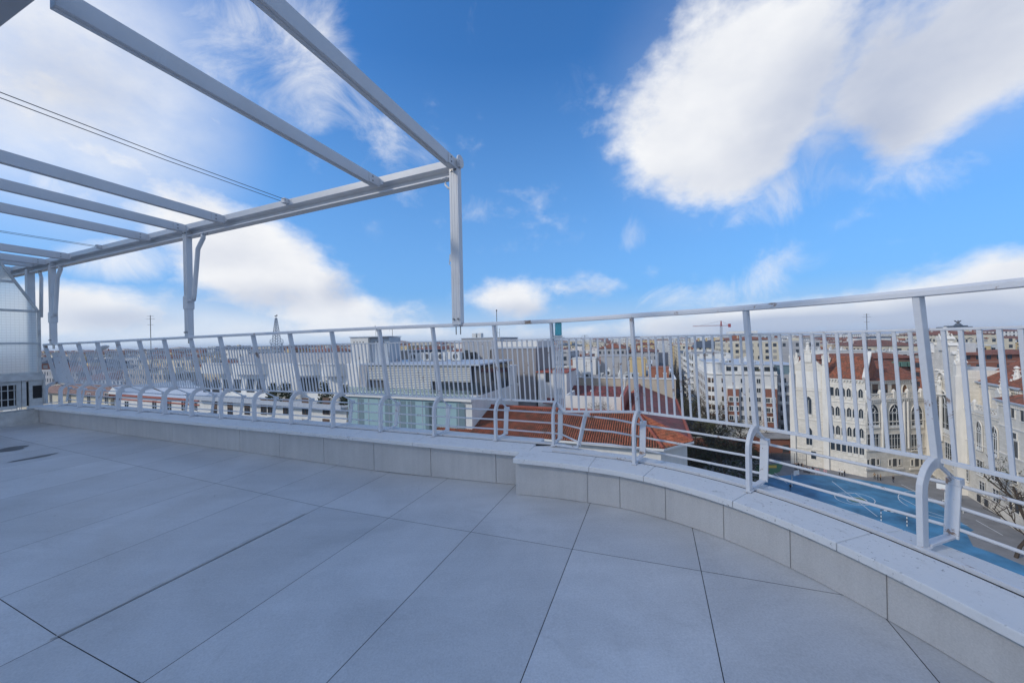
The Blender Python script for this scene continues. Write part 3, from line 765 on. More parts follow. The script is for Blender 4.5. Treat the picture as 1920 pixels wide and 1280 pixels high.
m = MB(); m.tube([S(.03, -.35, .03), S(.03, -.8, .03)], .012, 8); m.tube([S(.1, -.86, .05), S(-1.5, -.86, .05)], .010, 8); child(m, 'pipe', M['oldpaint'], gs, g3, smooth=True)
# small fittings on the railing
p = at_y(192, 653, 5.25); m = MB(); m.lathe([(.012, -.02), (.05, -.012), (.062, .004), (.045, .024), (.015, .032)], (0, 0, 0), 14)
for v in m.v: v.xyz = p + Matrix.Rotation(R_(-24), 3, 'Y') @ Vector((v.x * 1.5, v.y, v.z))
m.tube([p, p + Vector((-.07, .02, -.03))], .012, 8)
tag(m.build('wall_lamp', M['coping'], smooth=True), 'small white oval lamp head fixed beside a railing post at left', 'lamp')
lt = thing('lantern', 'small teal glass lantern clamped to the corner post of the railing', 'lantern', (.375, 2.83, CZ + .06)); l3 = Vector((.375, 2.83, CZ + .06))
c = at_y(1046.5, 617, 2.84); m = MB(); m.box(c.x - .026, c.x + .026, c.y - .026, c.y + .026, c.z - .05, c.z + .05); child(m, 'glass', M['teal'], lt, l3, bevel=.006)
m = MB(); m.box(c.x - .030, c.x + .030, c.y - .030, c.y + .030, c.z - .064, c.z - .051); m.box(c.x - .028, c.x + .028, c.y - .028, c.y + .028, c.z + .051, c.z + .058)
m.box(c.x - .05, c.x + .05, c.y - .02, c.y + .02, c.z - .078, c.z - .066); child(m, 'holder', M['oldpaint'], lt, l3, bevel=.002)

# ================================================================== the city
def f_windows(t, bs, co, c):
    u = t.xyz(t.add('ShaderNodeUVMap').outputs[0])
    rnd = t.add('ShaderNodeObjectInfo').outputs['Random']
    pw = t.math('ADD', 2.3, t.math('MULTIPLY', rnd, 1.3))
    a = t.math('DIVIDE', u[0], pw); b = t.math('DIVIDE', u[1], 3.1)
    fa, fb = t.math('FRACT', a), t.math('FRACT', b)
    def band(v, lo, hi): return t.math('MULTIPLY', t.math('GREATER_THAN', v, lo), t.math('LESS_THAN', v, hi))
    wn = t.add('ShaderNodeTexWhiteNoise', noise_dimensions='3D'); t.put(wn.inputs['Vector'], t.comb(t.math('FLOOR', a), t.math('FLOOR', b), rnd))
    k = wn.outputs['Value']
    w = t.math('MULTIPLY', band(fa, .27, .73), band(fb, .26, .80))
    w = t.math('MULTIPLY', w, t.math('GREATER_THAN', k, .10))
    nz = t.add('ShaderNodeNewGeometry').outputs['Normal']
    w = t.math('MULTIPLY', w, t.math('LESS_THAN', t.math('ABSOLUTE', t.xyz(nz)[2]), .5))
    pane = t.mix(t.math('GREATER_THAN', k, .72), (0.05, 0.06, 0.075, 1), (0.32, 0.31, 0.29, 1))
    ledge = t.math('LESS_THAN', fb, .06)
    c2 = t.mix(t.math('MULTIPLY', ledge, .4), c, (0.62, 0.60, 0.56, 1))
    return {'col': t.mix(w, c2, pane), 'rough': t.math('SUBTRACT', .8, t.math('MULTIPLY', w, .55))}
def f_rooftile(t, bs, co, c):
    u = t.xyz(t.add('ShaderNodeUVMap').outputs[0])
    a = t.math('DIVIDE', u[0], .24); b = t.math('DIVIDE', u[1], .38)
    wn = t.add('ShaderNodeTexWhiteNoise', noise_dimensions='2D'); t.put(wn.inputs['Vector'], t.comb(t.math('FLOOR', a), t.math('FLOOR', b), 0.0))
    k = wn.outputs['Value']; big = t.noise(co, .35, 6, .65)
    v = t.math('ADD', t.math('ADD', .60, t.math('MULTIPLY', k, .75)), t.math('MULTIPLY', t.math('SUBTRACT', big, .5), .9))
    col = t.mix(1.0, c, t.comb(v, v, v), 'MULTIPLY')
    moss = t.mapr(t.noise(co, 1.3, 7, .7), .47, .64)
    col = t.mix(t.math('MULTIPLY', moss, .72), col, (0.10, 0.075, 0.05, 1))
    h = t.math('SINE', t.math('MULTIPLY', a, 6.2832))
    return {'col': col, 'h': t.math('MULTIPLY', h, 1.0), 'bump': .8}
def f_plaster(t, bs, co, c):
    st = t.noise(t.vmath('MULTIPLY', co, (1, 1, .15)), 1.6, 6, .65); n = t.noise(co, .5, 5, .6)
    k = t.math('ADD', 1.0, t.math('ADD', t.math('MULTIPLY', t.math('SUBTRACT', st, .5), .35), t.math('MULTIPLY', t.math('SUBTRACT', n, .5), .3)))
    return {'col': t.mix(1.0, c, t.comb(k, k, k), 'MULTIPLY')}
def f_masonry(t, bs, co, c):   # carved stone: course joints and mottling
    u = t.xyz(t.add('ShaderNodeUVMap').outputs[0])
    br = t.add('ShaderNodeTexBrick'); t.put(br.inputs['Vector'], t.comb(u[0], u[1], 0.0)); br.inputs['Scale'].default_value = 1.0
    br.inputs['Brick Width'].default_value = .9; br.inputs['Row Height'].default_value = .45; br.inputs['Mortar Size'].default_value = .012
    br.inputs['Color1'].default_value = (CH[0] * 1.06, CH[1] * 1.06, CH[2] * 1.06, 1)
    br.inputs['Color2'].default_value = (CH[0] * .9, CH[1] * .9, CH[2] * .88, 1); br.inputs['Mortar'].default_value = (CH[0] * .72, CH[1] * .7, CH[2] * .68, 1)
    st = t.noise(t.vmath('MULTIPLY', co, (1, 1, .2)), .9, 6, .65)
    k = t.math('ADD', .82, t.math('MULTIPLY', st, .36))
    return {'col': t.mix(1.0, br.outputs['Color'], t.comb(k, k, k), 'MULTIPLY'), 'h': t.noise(co, 2.5, 5, .7), 'bump': .4}
def f_brick(t, bs, co, c):
    u = t.xyz(t.add('ShaderNodeUVMap').outputs[0]); br = t.add('ShaderNodeTexBrick'); t.put(br.inputs['Vector'], t.comb(u[0], u[1], 0.0))
    br.inputs['Scale'].default_value = 1.0; br.inputs['Brick Width'].default_value = .3; br.inputs['Row Height'].default_value = .09; br.inputs['Mortar Size'].default_value = .008
    br.inputs['Color1'].default_value = (.30, .10, .06, 1); br.inputs['Color2'].default_value = (.22, .075, .05, 1); br.inputs['Mortar'].default_value = (.3, .22, .18, 1)
    return {'col': br.outputs['Color']}
def f_louvre(t, bs, co, c):
    u = t.xyz(t.add('ShaderNodeUVMap').outputs[0]); f = t.math('FRACT', t.math('DIVIDE', u[1], .22))
    return {'col': t.mix(t.math('LESS_THAN', f, .38), c, (0.10, 0.10, 0.10, 1))}
CH = (0.66, 0.615, 0.54)
WALLC = {'white': (.66, .65, .62), 'cream': (.58, .52, .40), 'grey': (.36, .36, .37), 'beige': (.46, .40, .32), 'brick': (.30, .12, .075), 'ochre': (.55, .42, .22), 'blueish': (.42, .46, .50), 'brown': (.24, .17, .13)}
WM = {k: mat('wall_' + k, v, .8, fn=f_windows, var=.10, vscale=.4) for k, v in WALLC.items()}
PL = {k: mat('plaster_' + k, v, .8, fn=f_plaster) for k, v in WALLC.items()}
M['tile_roof'] = mat('clay_tiles', (.27, .095, .05), .8, fn=f_rooftile)
M['tile_red'] = mat('painted_red_tiles', (.20, .05, .042), .7, fn=f_rooftile)
M['tile_dark'] = mat('brown_tiles', (.22, .09, .06), .8, fn=f_rooftile)
M['tile_orange'] = mat('orange_tiles', (.25, .082, .042), .8, fn=f_rooftile)
M['slate'] = mat('slate_roof', (.075, .09, .11), .6, var=.2, vscale=.6)
M['gravel_roof'] = mat('flat_roof', (.30, .29, .28), .9, var=.25, vscale=.5)
M['redroof'] = mat('red_waterproofing', (.33, .09, .06), .8, var=.2, vscale=.8)
M['zinc'] = mat('zinc_flashing', (.42, .46, .52), .45, var=.1)
M['stonework'] = mat('carved_limestone', CH, .8, fn=f_masonry)
M['stonetrim'] = mat('limestone_trim', (.70, .66, .59), .75, fn=f_plaster, bump=.3, bscale=3)
M['brickwork'] = mat('red_brickwork', (.26, .09, .055), .85, fn=f_brick)
M['louvre'] = mat('pale_louvres', (.62, .62, .58), .5, fn=f_louvre)
M['glass'] = mat('window_glass', (.035, .045, .055), .08, spec=.8)
M['curtain_glass'] = mat('teal_curtain_glass', (.30, .44, .47), .12, var=.06, vscale=.3)
M['curtain_dark'] = mat('grey_curtain', (.17, .24, .27), .3)
M['frame_white'] = mat('window_frame_white', (.70, .70, .68), .5)
M['frame_brown'] = mat('brown_shutter', (.13, .08, .055), .6)
M['wood'] = mat('old_wood_door', (.17, .085, .04), .6)
M['ac'] = mat('metal_unit', (.55, .55, .53), .5, var=.15, vscale=2)
M['darkmetal'] = mat('dark_metal', (.07, .07, .075), .5)
M['court_blue'] = mat('blue_court_paint', (.055, .19, .33), .7, var=.45, vscale=.22)
M['line'] = mat('court_line', (.62, .64, .66), .7)
M['asphalt'] = mat('asphalt', (.07, .07, .075), .9, var=.3, vscale=.3)
M['yard'] = mat('concrete_yard', (.20, .20, .205), .9, var=.2, vscale=.4)
M['soil_tile_shade'] = mat('soil_and_tile_shade', (.050, .040, .026), .95, var=.45, vscale=.5)
M['bark'] = mat('tree_bark', (.060, .045, .033), .9)
M['twig'] = mat('winter_twigs', (.055, .040, .028), .9, var=.3, vscale=1.0)
M['leaf'] = mat('dark_leaf', (.028, .042, .016), .7, var=.5, vscale=3.0)
M['leaf2'] = mat('dull_leaf', (.060, .062, .024), .7, var=.5, vscale=3.0)
def YV(px, va): return va / (.3688 * (px - 960) / FPX + .9295)   # depth of the photo column px on the street line va
class Front:
    """a facade: left top corner at photo (x0, yt) and depth Y, running along direction ang until photo x1"""
    def __init__(s, x0, yt, x1, Y, ang=None, root=None, P0=None, P1=None, top=None):
        if P0 is None:
            P0 = at_y(x0, yt, Y); s.H = P0.z
            e = Vector((UA.x, UA.y, 0)) if ang is None else Vector((math.cos(ang), math.sin(ang), 0))
            k = (x1 - 960) / FPX; o = P0 - EYE
            tt = (k * o.y - o.x * CR.x - o.z * CR.z) / (e.x * CR.x - k * e.y)
            s.W = tt; s.e = e
        else:
            d = P1 - P0; s.W = d.length; s.e = Vector((d.x, d.y, 0)).normalized(); s.H = top; P0 = Vector((P0.x, P0.y, 0))
        s.P0 = Vector((P0.x, P0.y, 0)); s.n = Vector((-s.e.y, s.e.x, 0))     # inward
        s.rz = math.atan2(s.e.y, s.e.x); s.root = root
    def thing(s, name, label, cat, group=None):
        s.root = thing(name, label, cat, s.P0, 0, group); return s.root
    def add(s, mb, name, m, parent=None, **kw):
        if parent is not None and parent is not s.root: return mb.build(name, m, parent, **kw)
        return mb.build(name, m, s.root, s.P0 - s.root.location, s.rz, **kw)
    def L(s, px, py, y=0.0):               # photo pixel -> (along, height) on the plane y metres behind the facade
        d = ray(px, py); q = s.P0 + s.n * y - EYE; tt = (q.x * s.n.x + q.y * s.n.y) / (d.x * s.n.x + d.y * s.n.y)
        p = EYE + d * tt - s.P0; return p.dot(s.e), p.z
    def R(s, px, py, x=None):              # photo pixel -> (inward, height) on the right-hand side wall
        x = s.W if x is None else x
        d = ray(px, py); q = s.P0 + s.e * x - EYE; tt = (q.x * s.e.x + q.y * s.e.y) / (d.x * s.e.x + d.y * s.e.y)
        p = EYE + d * tt - s.P0; return p.dot(s.n), p.z
    def win(s, kind_, w, h, lx, z, side=0, y=0.0, name='window', parent=None):
        me = winmesh(kind_, round(w, 2), round(h, 2))
        if side == 0: loc, r = Vector((lx, y - .0, z)), 0
        elif side == 1: loc, r = Vector((s.W + y, lx, z)), math.pi / 2
        else: loc, r = Vector((-y, lx, z)), -math.pi / 2
        wl = s.P0 - s.root.location + s.e * loc.x + s.n * loc.y + Vector((0, 0, loc.z))
        return link(name, me, s.root, wl, s.rz + r)
WIN = {}
def arch_pts(w, h, k=10, point=1.15):
    """outline of a pointed-arch opening, from bottom left round to bottom right"""
    r = w * point; sp = h - math.sqrt(max(r * r - (r - w / 2) ** 2, 0)); P = [(-w / 2, 0), (-w / 2, sp)]
    cx = -w / 2 + r; a1 = math.acos((r - w / 2) / r)
    for i in range(1, k + 1):
        a = a1 * i / k; P.append((cx - r * math.cos(a), sp + r * math.sin(a)))
    Q = [(-x, z) for x, z in reversed(P[:-1])]
    return P + Q
def winmesh(kd, w, h):
    key = (kd, w, h)
    if key in WIN: return WIN[key]
    m = MB(); mats = [M['frame_white'], M['glass']]
    if kd in ('plain', 'shutter', 'dark'):
        mats = [M['frame_white'] if kd == 'plain' else M['frame_brown'], M['glass']]
        if kd == 'dark': mats = [M['darkmetal'], M['glass']]
        f = .07
        m.box(-w / 2, -w / 2 + f, -.06, .02, 0, h); m.box(w / 2 - f, w / 2, -.06, .02, 0, h)
        m.box(-w / 2 + f, w / 2 - f, -.06, .02, h - f, h); m.box(-w / 2 + f, w / 2 - f, -.06, .02, 0, f)
        m.box(-.035, .035, -.05, .01, f, h - f)
        m.box(-w / 2 + f, -.035, -.02, .0, f, h - f, 1); m.box(.035, w / 2 - f, -.02, .0, f, h - f, 1)
        if kd == 'plain': m.box(-w / 2 - .12, w / 2 + .12, -.16, .0, -.10, -.005)
        if kd == 'shutter':
            m.box(-w / 2 + f, w / 2 - f, -.045, -.025, h * .45, h - f)
    elif kd in ('arch', 'bigarch', 'dooarch'):
        point = .8 if kd == 'bigarch' else 1.1
        P = arch_pts(w, h, 8, point); n = len(P); ft = .10 if kd == 'arch' else .16
        O = arch_pts(w + 2 * ft, h + ft * 1.3, 8, point)
        mats = [M['stonetrim'], M['glass'] if kd != 'dooarch' else M['wood'], M['frame_white']]
        m.poly([(x, -.015, z) for x, z in P], [tuple(range(n))], 1)
        V = [(x, -.14, z) for x, z in P] + [(x, -.14, z) for x, z in O] + [(x, -.01, z) for x, z in P] + [(x, 0.01, z) for x, z in O]
        F = []
        for i in range(n - 1):
            F += [(i, i + 1, n + i + 1, n + i), (i, 2 * n + i, 2 * n + i + 1, i + 1), (n + i, n + i + 1, 3 * n + i + 1, 3 * n + i)]
        m.poly(V, F, 0)
        m.box(-w / 2 - ft, w / 2 + ft, -.20, 0, -.14, -.002, 0)
        if kd == 'bigarch':
            for x in (-w / 6, w / 6): m.box(x - .05, x + .05, -.07, -.02, 0, h * .66, 2)
            m.box(-w / 2 + .02, w / 2 - .02, -.06, -.022, h * .22, h * .22 + .08, 2); m.box(-w / 2 + .02, w / 2 - .02, -.064, -.022, h * .60, h * .60 + .1, 2)
            m.box(-w / 2 + .04, w / 2 - .04, -.05, -.024, .05, h * .10, 2)
            R1 = w * .19; cz = h * .74; k = 14
            m.tube([(R1 * math.cos(6.2832 * i / k), -.05, cz + R1 * math.sin(6.2832 * i / k)) for i in range(k + 1)], .055, 5, 2)
            for sx in (-1, 1): m.bar((sx * w * .19, -.045, h * .70), (sx * w * .36, -.045, h * .66), .07, .05, up=(0, 1, 0), mi=2)
            m.bar((0, -.045, cz + R1), (0, -.045, h * .985), .07, .05, up=(0, 1, 0), mi=2)
        elif kd == 'arch':
            m.box(-.03, .03, -.05, -.02, 0, h * .8, 0)
            m.box(-w * .5, w * .5, -.10, -.001, -.75, -.16, 0)
            for i in (-1, 0, 1): m.box(i * w * .3 - .05, i * w * .3 + .05, -.13, -.10, -.68, -.22, 0)
    elif kd == 'sash':
        mats = [M['frame_white'], M['glass'], M['stonetrim']]
        m.box(-w / 2, w / 2, -.02, 0, 0, h, 1)
        nx = max(2, round(w / .8))
        for i in range(nx + 1): x = -w / 2 + w * i / nx; m.box(x - .045, x + .045, -.06, -.02, 0, h, 0)
        for z in (0, h * .24, h * .72, h - .06): m.box(-w / 2 + .05, w / 2 - .05, -.055, -.021, z, z + .06, 0)
        m.box(-w / 2 - .2, w / 2 + .2, -.18, 0, h, h + .16, 2); m.box(-w / 2 - .15, w / 2 + .15, -.22, 0, -.18, 0, 2)
    elif kd == 'trefoil':
        mats = [M['stonetrim'], M['glass']]
        m.box(-w / 2, w / 2, -.02, 0, 0, h, 1); m.box(-w / 2 - .1, w / 2 + .1, -.12, 0, h, h + .12); m.box(-w / 2 - .1, w / 2 + .1, -.14, 0, -.14, 0)
        m.box(-w / 2 - .08, -w / 2, -.1, 0, 0, h); m.box(w / 2, w / 2 + .08, -.1, 0, 0, h)
    o = m.build('window', mats); me = o.data; bpy.data.objects.remove(o); WIN[key] = me
    return me
def flat_roof(F, D, x0=0, x1=None, z=None, wall=None, roof=None, ph=.9, name='wall', y0=0.0, zb=0.0, pt=.25, lip=True):
    """a block with a parapet round a sunken flat roof"""
    x1 = F.W if x1 is None else x1; z = F.H if z is None else z; w = MB(); p = pt
    w.box(x0, x1, y0, y0 + p, zb, z); w.box(x0, x1, D - p, D, zb, z); w.box(x0, x0 + p, y0 + p, D - p, zb, z); w.box(x1 - p, x1, y0 + p, D - p, zb, z)
    o = F.add(w, name, wall)
    r = MB(); r.box(x0 + p, x1 - p, y0 + p, D - p, z - ph - .2, z - ph); ro = F.add(r, 'roof', roof or M['gravel_roof'])
    if lip:
        c = MB(); e = .10
        for a in ((x0 - e, x1 + e, y0 - e, y0 + p + .04), (x0 - e, x1 + e, D - p - .04, D + e)): c.box(a[0], a[1], a[2], a[3], z + .003, z + .14)
        for a in ((x0 - e, x0 + p + .04), (x1 - p - .04, x1 + e)): c.box(a[0], a[1], y0 + p + .045, D - p - .045, z + .003, z + .14)
        F.add(c, 'coping', M['frame_white'])
    return o, ro
def hip_roof(F, x0, x1, y0, y1, z, h, m, over=.5, name='roof', run=None):
    x0 -= over; x1 += over; y0 -= over; y1 += over; d = min(x1 - x0, y1 - y0) / 2; d = min(d, run) if run else d
    b = MB(); zz = z - .02
    if x1 - x0 >= y1 - y0: r0, r1 = (x0 + d, (y0 + y1) / 2), (x1 - d, (y0 + y1) / 2)
    else: r0, r1 = ((x0 + x1) / 2, y0 + d), ((x0 + x1) / 2, y1 - d)
    V = [(x0, y0, zz), (x1, y0, zz), (x1, y1, zz), (x0, y1, zz), (r0[0], r0[1], z + h), (r1[0], r1[1], z + h)]
    if x1 - x0 >= y1 - y0: Fc = [(0, 1, 5, 4), (2, 3, 4, 5), (1, 2, 5), (3, 0, 4)]
    else: Fc = [(1, 2, 5, 4), (3, 0, 4, 5), (0, 1, 4), (2, 3, 5)]
    b.poly(V, Fc + [(3, 2, 1, 0)]); return F.add(b, name, m)
def gable_roof(F, x0, x1, y0, y1, z, h, m, over=.4, along='x', name='roof'):
    b = MB(); y0 -= over; y1 += over
    if along == 'x': V = [(x0, y0, z), (x1, y0, z), (x1, y1, z), (x0, y1, z), (x0, (y0 + y1) / 2, z + h), (x1, (y0 + y1) / 2, z + h)]
    else:
        x0 -= over; x1 += over; V = [(x1, y0, z), (x1, y1, z), (x0, y1, z), (x0, y0, z), ((x0 + x1) / 2, y0, z + h), ((x0 + x1) / 2, y1, z + h)]
    b.poly(V, [(0, 1, 5, 4), (2, 3, 4, 5), (0, 4, 3), (1, 2, 5), (3, 2, 1, 0)]); return F.add(b, name, m)
def ac_unit(F, x, y, z, w=1.0, h=.9, d=.5, name='air_conditioner', parent=None):
    b = MB(); b.box(x, x + w, y, y + d, z + .1, z + h); b.box(x + .1, x + .2, y + .05, y + d - .05, z, z + .1); b.box(x + w - .2, x + w - .1, y + .05, y + d - .05, z, z + .1)
    k = 12; cx, cz, r = x + w * .5, z + h * .55, min(w, h) * .34
    b.poly([(cx + r * math.cos(6.2832 * i / k), y - .01, cz + r * math.sin(6.2832 * i / k)) for i in range(k)], [tuple(range(k))], 1)
    return F.add(b, name, [M['ac'], M['darkmetal']])
def chimney(F, x, y, z, h=1.6, w=.6, m=None):
    b = MB(); b.box(x - w / 2, x + w / 2, y - w / 2, y + w / 2, z - .4, z + h); b.box(x - w * .65, x + w * .65, y - w * .65, y + w * .65, z + h + .002, z + h + .15)
    b.tube([(x, y, z + h + .15), (x, y, z + h + .55)], w * .22, 8); return F.add(b, 'chimney', m or PL['white'])
def antenna(F, x, y, z, h=4.0, r=.035, name='antenna', arms=5):
    b = MB(); b.tube([(x, y, z), (x, y, z + h)], r, 6)
    b.bar((x - .7, y, z + h * .93), (x + .7, y, z + h * .93), .03, .03)
    for i in range(arms): xx = x - .6 + 1.2 * i / (arms - 1); b.bar((xx, y - .3, z + h * .93 + .02), (xx, y + .3, z + h * .93 + .02), .02, .02)
    b.bar((x - .45, y, z + h * .72), (x + .45, y, z + h * .72), .03, .03)
    for i in range(4): zz = z + h * .72 - .3 + .2 * i; b.bar((x - .4 + .25 * i, y, zz), (x - .4 + .25 * i, y, zz + .3), .02, .02, up=(0, 1, 0))
    return F.add(b, name, M['darkmetal'])
def dish(F, x, y, z, r=.5, tilt=.6, rz=0.0, name='satellite_dish'):
    b = MB(); n, k = 14, 4; V = [(0, 0, 0)]; Fc = []
    for j in range(1, k + 1):
        for i in range(n): a = 6.2832 * i / n; rr = r * j / k; V.append((rr * math.cos(a), rr * math.sin(a), .35 * r * (j / k) ** 2))
    for i in range(n): Fc.append((0, 1 + i, 1 + (i + 1) % n))
    for j in range(k - 1):
        for i in range(n): p = 1 + j * n; Fc.append((p + i, p + (i + 1) % n, p + n + (i + 1) % n, p + n + i))
    mt = Matrix.Rotation(rz, 3, 'Z') @ Matrix.Rotation(tilt, 3, 'X'); c = Vector((x, y, z + r * 1.2))
    b.poly([c + mt @ Vector(v) for v in V], Fc); b.tube([(x, y, z), (x, y, z + r * 1.2)], .04, 6); b.tube([c, c + mt @ Vector((0, 0, r * .8))], .02, 5)
    return F.add(b, name, M['ac'])
def ground_poly(name, pts, z, m):
    b = MB(); b.face([(p[0], p[1], z) for p in pts]); return kind(b.build(name, m), 'structure')
def gp(px, py): p = at_z(px, py, 0); return (p.x, p.y)
def cp_(u, v): p = UA * u + VA * v; return (p.x, p.y)

# ------------------------------------------------------------------ ground
kind_ground = MB(); kind_ground.face([(-9000, -3000, 0), (9000, -3000, 0), (9000, 6000, 0), (-9000, 6000, 0)])
kind(kind_ground.build('ground', M['asphalt']), 'structure')
GARDEN = [gp(1255, 960), gp(1262, 806), gp(1428, 814), gp(1424, 858), gp(1412, 890), gp(1392, 960)]
ground_poly('garden', GARDEN, .006, M['soil_tile_shade'])
ground_poly('school_yard', [(40, 84), (55, 99), (76, 97), (101, 87), (104, 60), (80, 22), (40, 30)], .010, M['yard'])
ground_poly('playground', [gp(1418, 872), gp(1470, 868), gp(1462, 884), gp(1440, 892), gp(1415, 884)], .016, mat('playground_green', (.06, .16, .08), .8))
for (x, y, w, h), c in (((1424, 868, 14, 5), (.45, .10, .04)), ((1440, 872, 16, 5), (.50, .34, .06)), ((1430, 879, 12, 4), (.35, .03, .03)), ((1426, 862, 12, 4), (.04, .16, .40))):
    ground_poly('playground_patch', [gp(x, y), gp(x + w, y), gp(x + w, y + h), gp(x, y + h)], .022, mat('playground_patch', c, .8))
bl = [(1448, 893), (1500, 889), (1571, 893), (1640, 903), (1694, 914), (1735, 930), (1775, 955), (1798, 976), (1826, 994)]
far = [gp(*p) for p in bl]
near = [gp(1826, 997), gp(1810, 1001), gp(1745, 1010)]
ground_poly('sports_court', far + [gp(1812, 999), (64, 48), (44, 52), (46, 74)], .018, M['court_blue'])
ground_poly('sports_court', [gp(1778, 1012), gp(1826, 1024), gp(1868, 1038), gp(1935, 1066), (76, 36), (60, 38), (62, 46)], .014, M['court_blue'])
def court_line(pts, w=.11):
    b = MB(); P = [Vector(gp(*p)) for p in pts]
    b.sweep([(p.x, p.y, .024) for p in P], [(-w / 2, 0), (w / 2, 0), (w / 2, .004), (-w / 2, .004)]); kind(b.build('court_marking', M['line']), 'structure')
def ellipse(cx, cy, rx, ry, n=28, tilt=0.0, a0=0, a1=6.2832):
    return [(cx + rx * math.cos(a0 + (a1 - a0) * i / n) , cy + ry * math.sin(a0 + (a1 - a0) * i / n) + tilt * math.cos(a0 + (a1 - a0) * i / n)) for i in range(n + 1)]
court_line(ellipse(1603, 935, 38, 11, tilt=5)); court_line(ellipse(1607, 938, 19, 6, tilt=2))
court_line([(1560, 902), (1645, 968)]); court_line([(1575, 926), (1603, 924), (1634, 945), (1606, 940), (1575, 926)])
court_line(ellipse(1730, 940, 46, 17, tilt=9, a0=2.2, a1=4.9)); court_line([(1684, 930), (1735, 957), (1800, 978)]); court_line([(1690, 908), (1725, 925), (1790, 950)])
court_line([(1452, 886), (1476, 906)]); court_line([(1740, 965), (1815, 985)]); court_line([(1830, 975), (1880, 1003)])
ground_poly('court_centre', [gp(*p) for p in ellipse(1607, 937, 16, 4.5, tilt=2)[:-1]], .021, mat('court_green', (.10, .17, .09), .8))

# ------------------------------------------------------------------ buildings across the street, left to right
def row(F, kd, w, h, pxs, py, lab=None, y=0.0):
    for px in pxs:
        lx, z = F.L(px, py, y); F.win(kd, w, h, lx, z, y=y)
# cream house with a tiled cornice, seen under the straight railing at the far left
F = Front(40, 731, 207, YV(40, 37)); F.thing('cream_building', 'cream house with clay tiled eaves and tall windows at the far left', 'building')
w = MB(); w.box(0, F.W, 0, 13, 0, F.H); F.add(w, 'wall', PL['cream'])
hip_roof(F, 0, F.W, 0, 13, F.H, 1.0, mat('dusty_tiles', (.30, .17, .125), .85, fn=f_rooftile), .7)
row(F, 'plain', 1.4, 2.3, (96, 113, 131, 147, 167, 183, 200), 757); row(F, 'plain', 1.4, 2.2, (96, 131, 167, 200), 792)
# white house with red string courses
F = Front(207, 738, 374, YV(207, 37.5)); F.thing('white_building', 'low white house with red string courses and a small gable', 'building')
w = MB(); w.box(0.02, F.W, 0, 12, 0, F.H); F.add(w, 'wall', PL['white'])
b = MB(); b.box(.02, F.W, -.25, 0, F.H - .25, F.H + .05); b.box(.02, F.W, -.12, 0, F.H - 1.0, F.H - .8); F.add(b, 'string_course', M['redroof'])
gable_roof(F, .5, 4.2, -.1, 12, F.H + .05, 1.5, M['frame_white'], along='y'); hip_roof(F, 5, F.W - .5, .5, 12, F.H + .05, 1.2, M['zinc'], .2)
row(F, 'plain', 1.5, 2.0, (238, 262, 290, 318, 345, 366), 770)
# white building with deep gutter and set-back penthouse
F = Front(374, 741, 649, YV(374, 36)); F.thing('penthouse_building', 'white block with broad gutter ledge, row of French windows and set-back penthouse', 'building')
w = MB(); w.box(0.02, F.W, 0, 16, 0, F.H - .6); F.add(w, 'wall', PL['white'])
b = MB(); b.box(-.0, F.W, -.9, 16, F.H - .6, F.H - .35); b.box(0, F.W, -.9, -.8, F.H - .345, F.H); F.add(b, 'gutter', M['zinc'])
row(F, 'shutter', 1.25, 2.35, (403, 432, 464, 495, 508, 537, 573, 612), 777)
row(F, 'shutter', 1.25, 2.2, (403, 432, 464, 495, 537, 573, 612), 815)
lx, zt = F.L(520, 683, 3); x0, _ = F.L(378, 700, 3)
w = MB(); w.box(.6, F.W - .6, 3, 13, F.H - .4, zt); F.add(w, 'penthouse_wall', PL['white'])
for a, c in ((378, 432), (438, 500), (548, 600), (604, 646)):
    xa, _ = F.L(a, 700, 2.8); xb, _ = F.L(c, 700, 2.8); b = MB(); n = 10; P = []
    for i in range(n + 1):
        t = i / n; P.append((xa + (xb - xa) * t, 3 - 1.3 * math.sin(math.pi * t) ** .6))
    b.prism(P, zt - 1.6, zt + .05); b.prism([(x, y - .12) for x, y in P], zt + .053, zt + .2); F.add(b, 'curved_canopy', PL['white'])
row(F, 'dark', 1.9, 2.2, (388, 405, 425, 445, 470, 490, 572, 590), 735, y=3)
b = MB(); b.box(2, F.W - 2, 6, 12, zt, zt + 1.6); F.add(b, 'roof_hut', PL['grey'])
for px in (440, 470, 560, 600, 630): lx, _ = F.L(px, 683, 6); chimney(F, lx, 7, zt, 1.1, .5)
FP = F
# modern block: teal curtain wall, louvred storey set back on a ledge
F = Front(651, 736, 884, YV(651, 36)); F.thing('modern_building', 'modern block with teal curtain glass below and pale louvred storey above', 'building')
w = MB(); w.box(.03, F.W, .06, 15, 0, F.H - .4); F.add(w, 'wall', PL['white'])
g = MB(); g.box(.1, F.W - 1.4, -.02, .03, F.H - 9, F.H - .5); F.add(g, 'curtain_wall', M['curtain_glass'])
for i, px in enumerate((677, 729, 755, 772, 805, 812, 864)):
    lx, _ = F.L(px, 780); c = MB(); c.box(lx - .55, lx + .55, -.035, -.02, F.H - 4.3, F.H - .7); F.add(c, 'drawn_curtain', M['curtain_dark'])
c = MB()
for k in range(11): x = .3 + (F.W - 2) * k / 10; c.box(x - .03, x + .03, -.06, -.036, F.H - 9, F.H - .5)
F.add(c, 'mullion', M['zinc'])
b = MB(); b.box(0, F.W + .1, -.3, 15, F.H - .4, F.H); F.add(b, 'ledge', PL['white'])
xa, zt = F.L(684, 684, 2.2); xb, _ = F.L(898, 690, 2.2)
w = MB(); w.box(xa - .7, xa + .5, 2.0, 10, F.H, zt); F.add(w, 'side_wall', PL['grey'])
w = MB(); w.box(xa + .5, xb, 2.5, 12, F.H, zt - .15); F.add(w, 'inner_wall', M['darkmetal'])
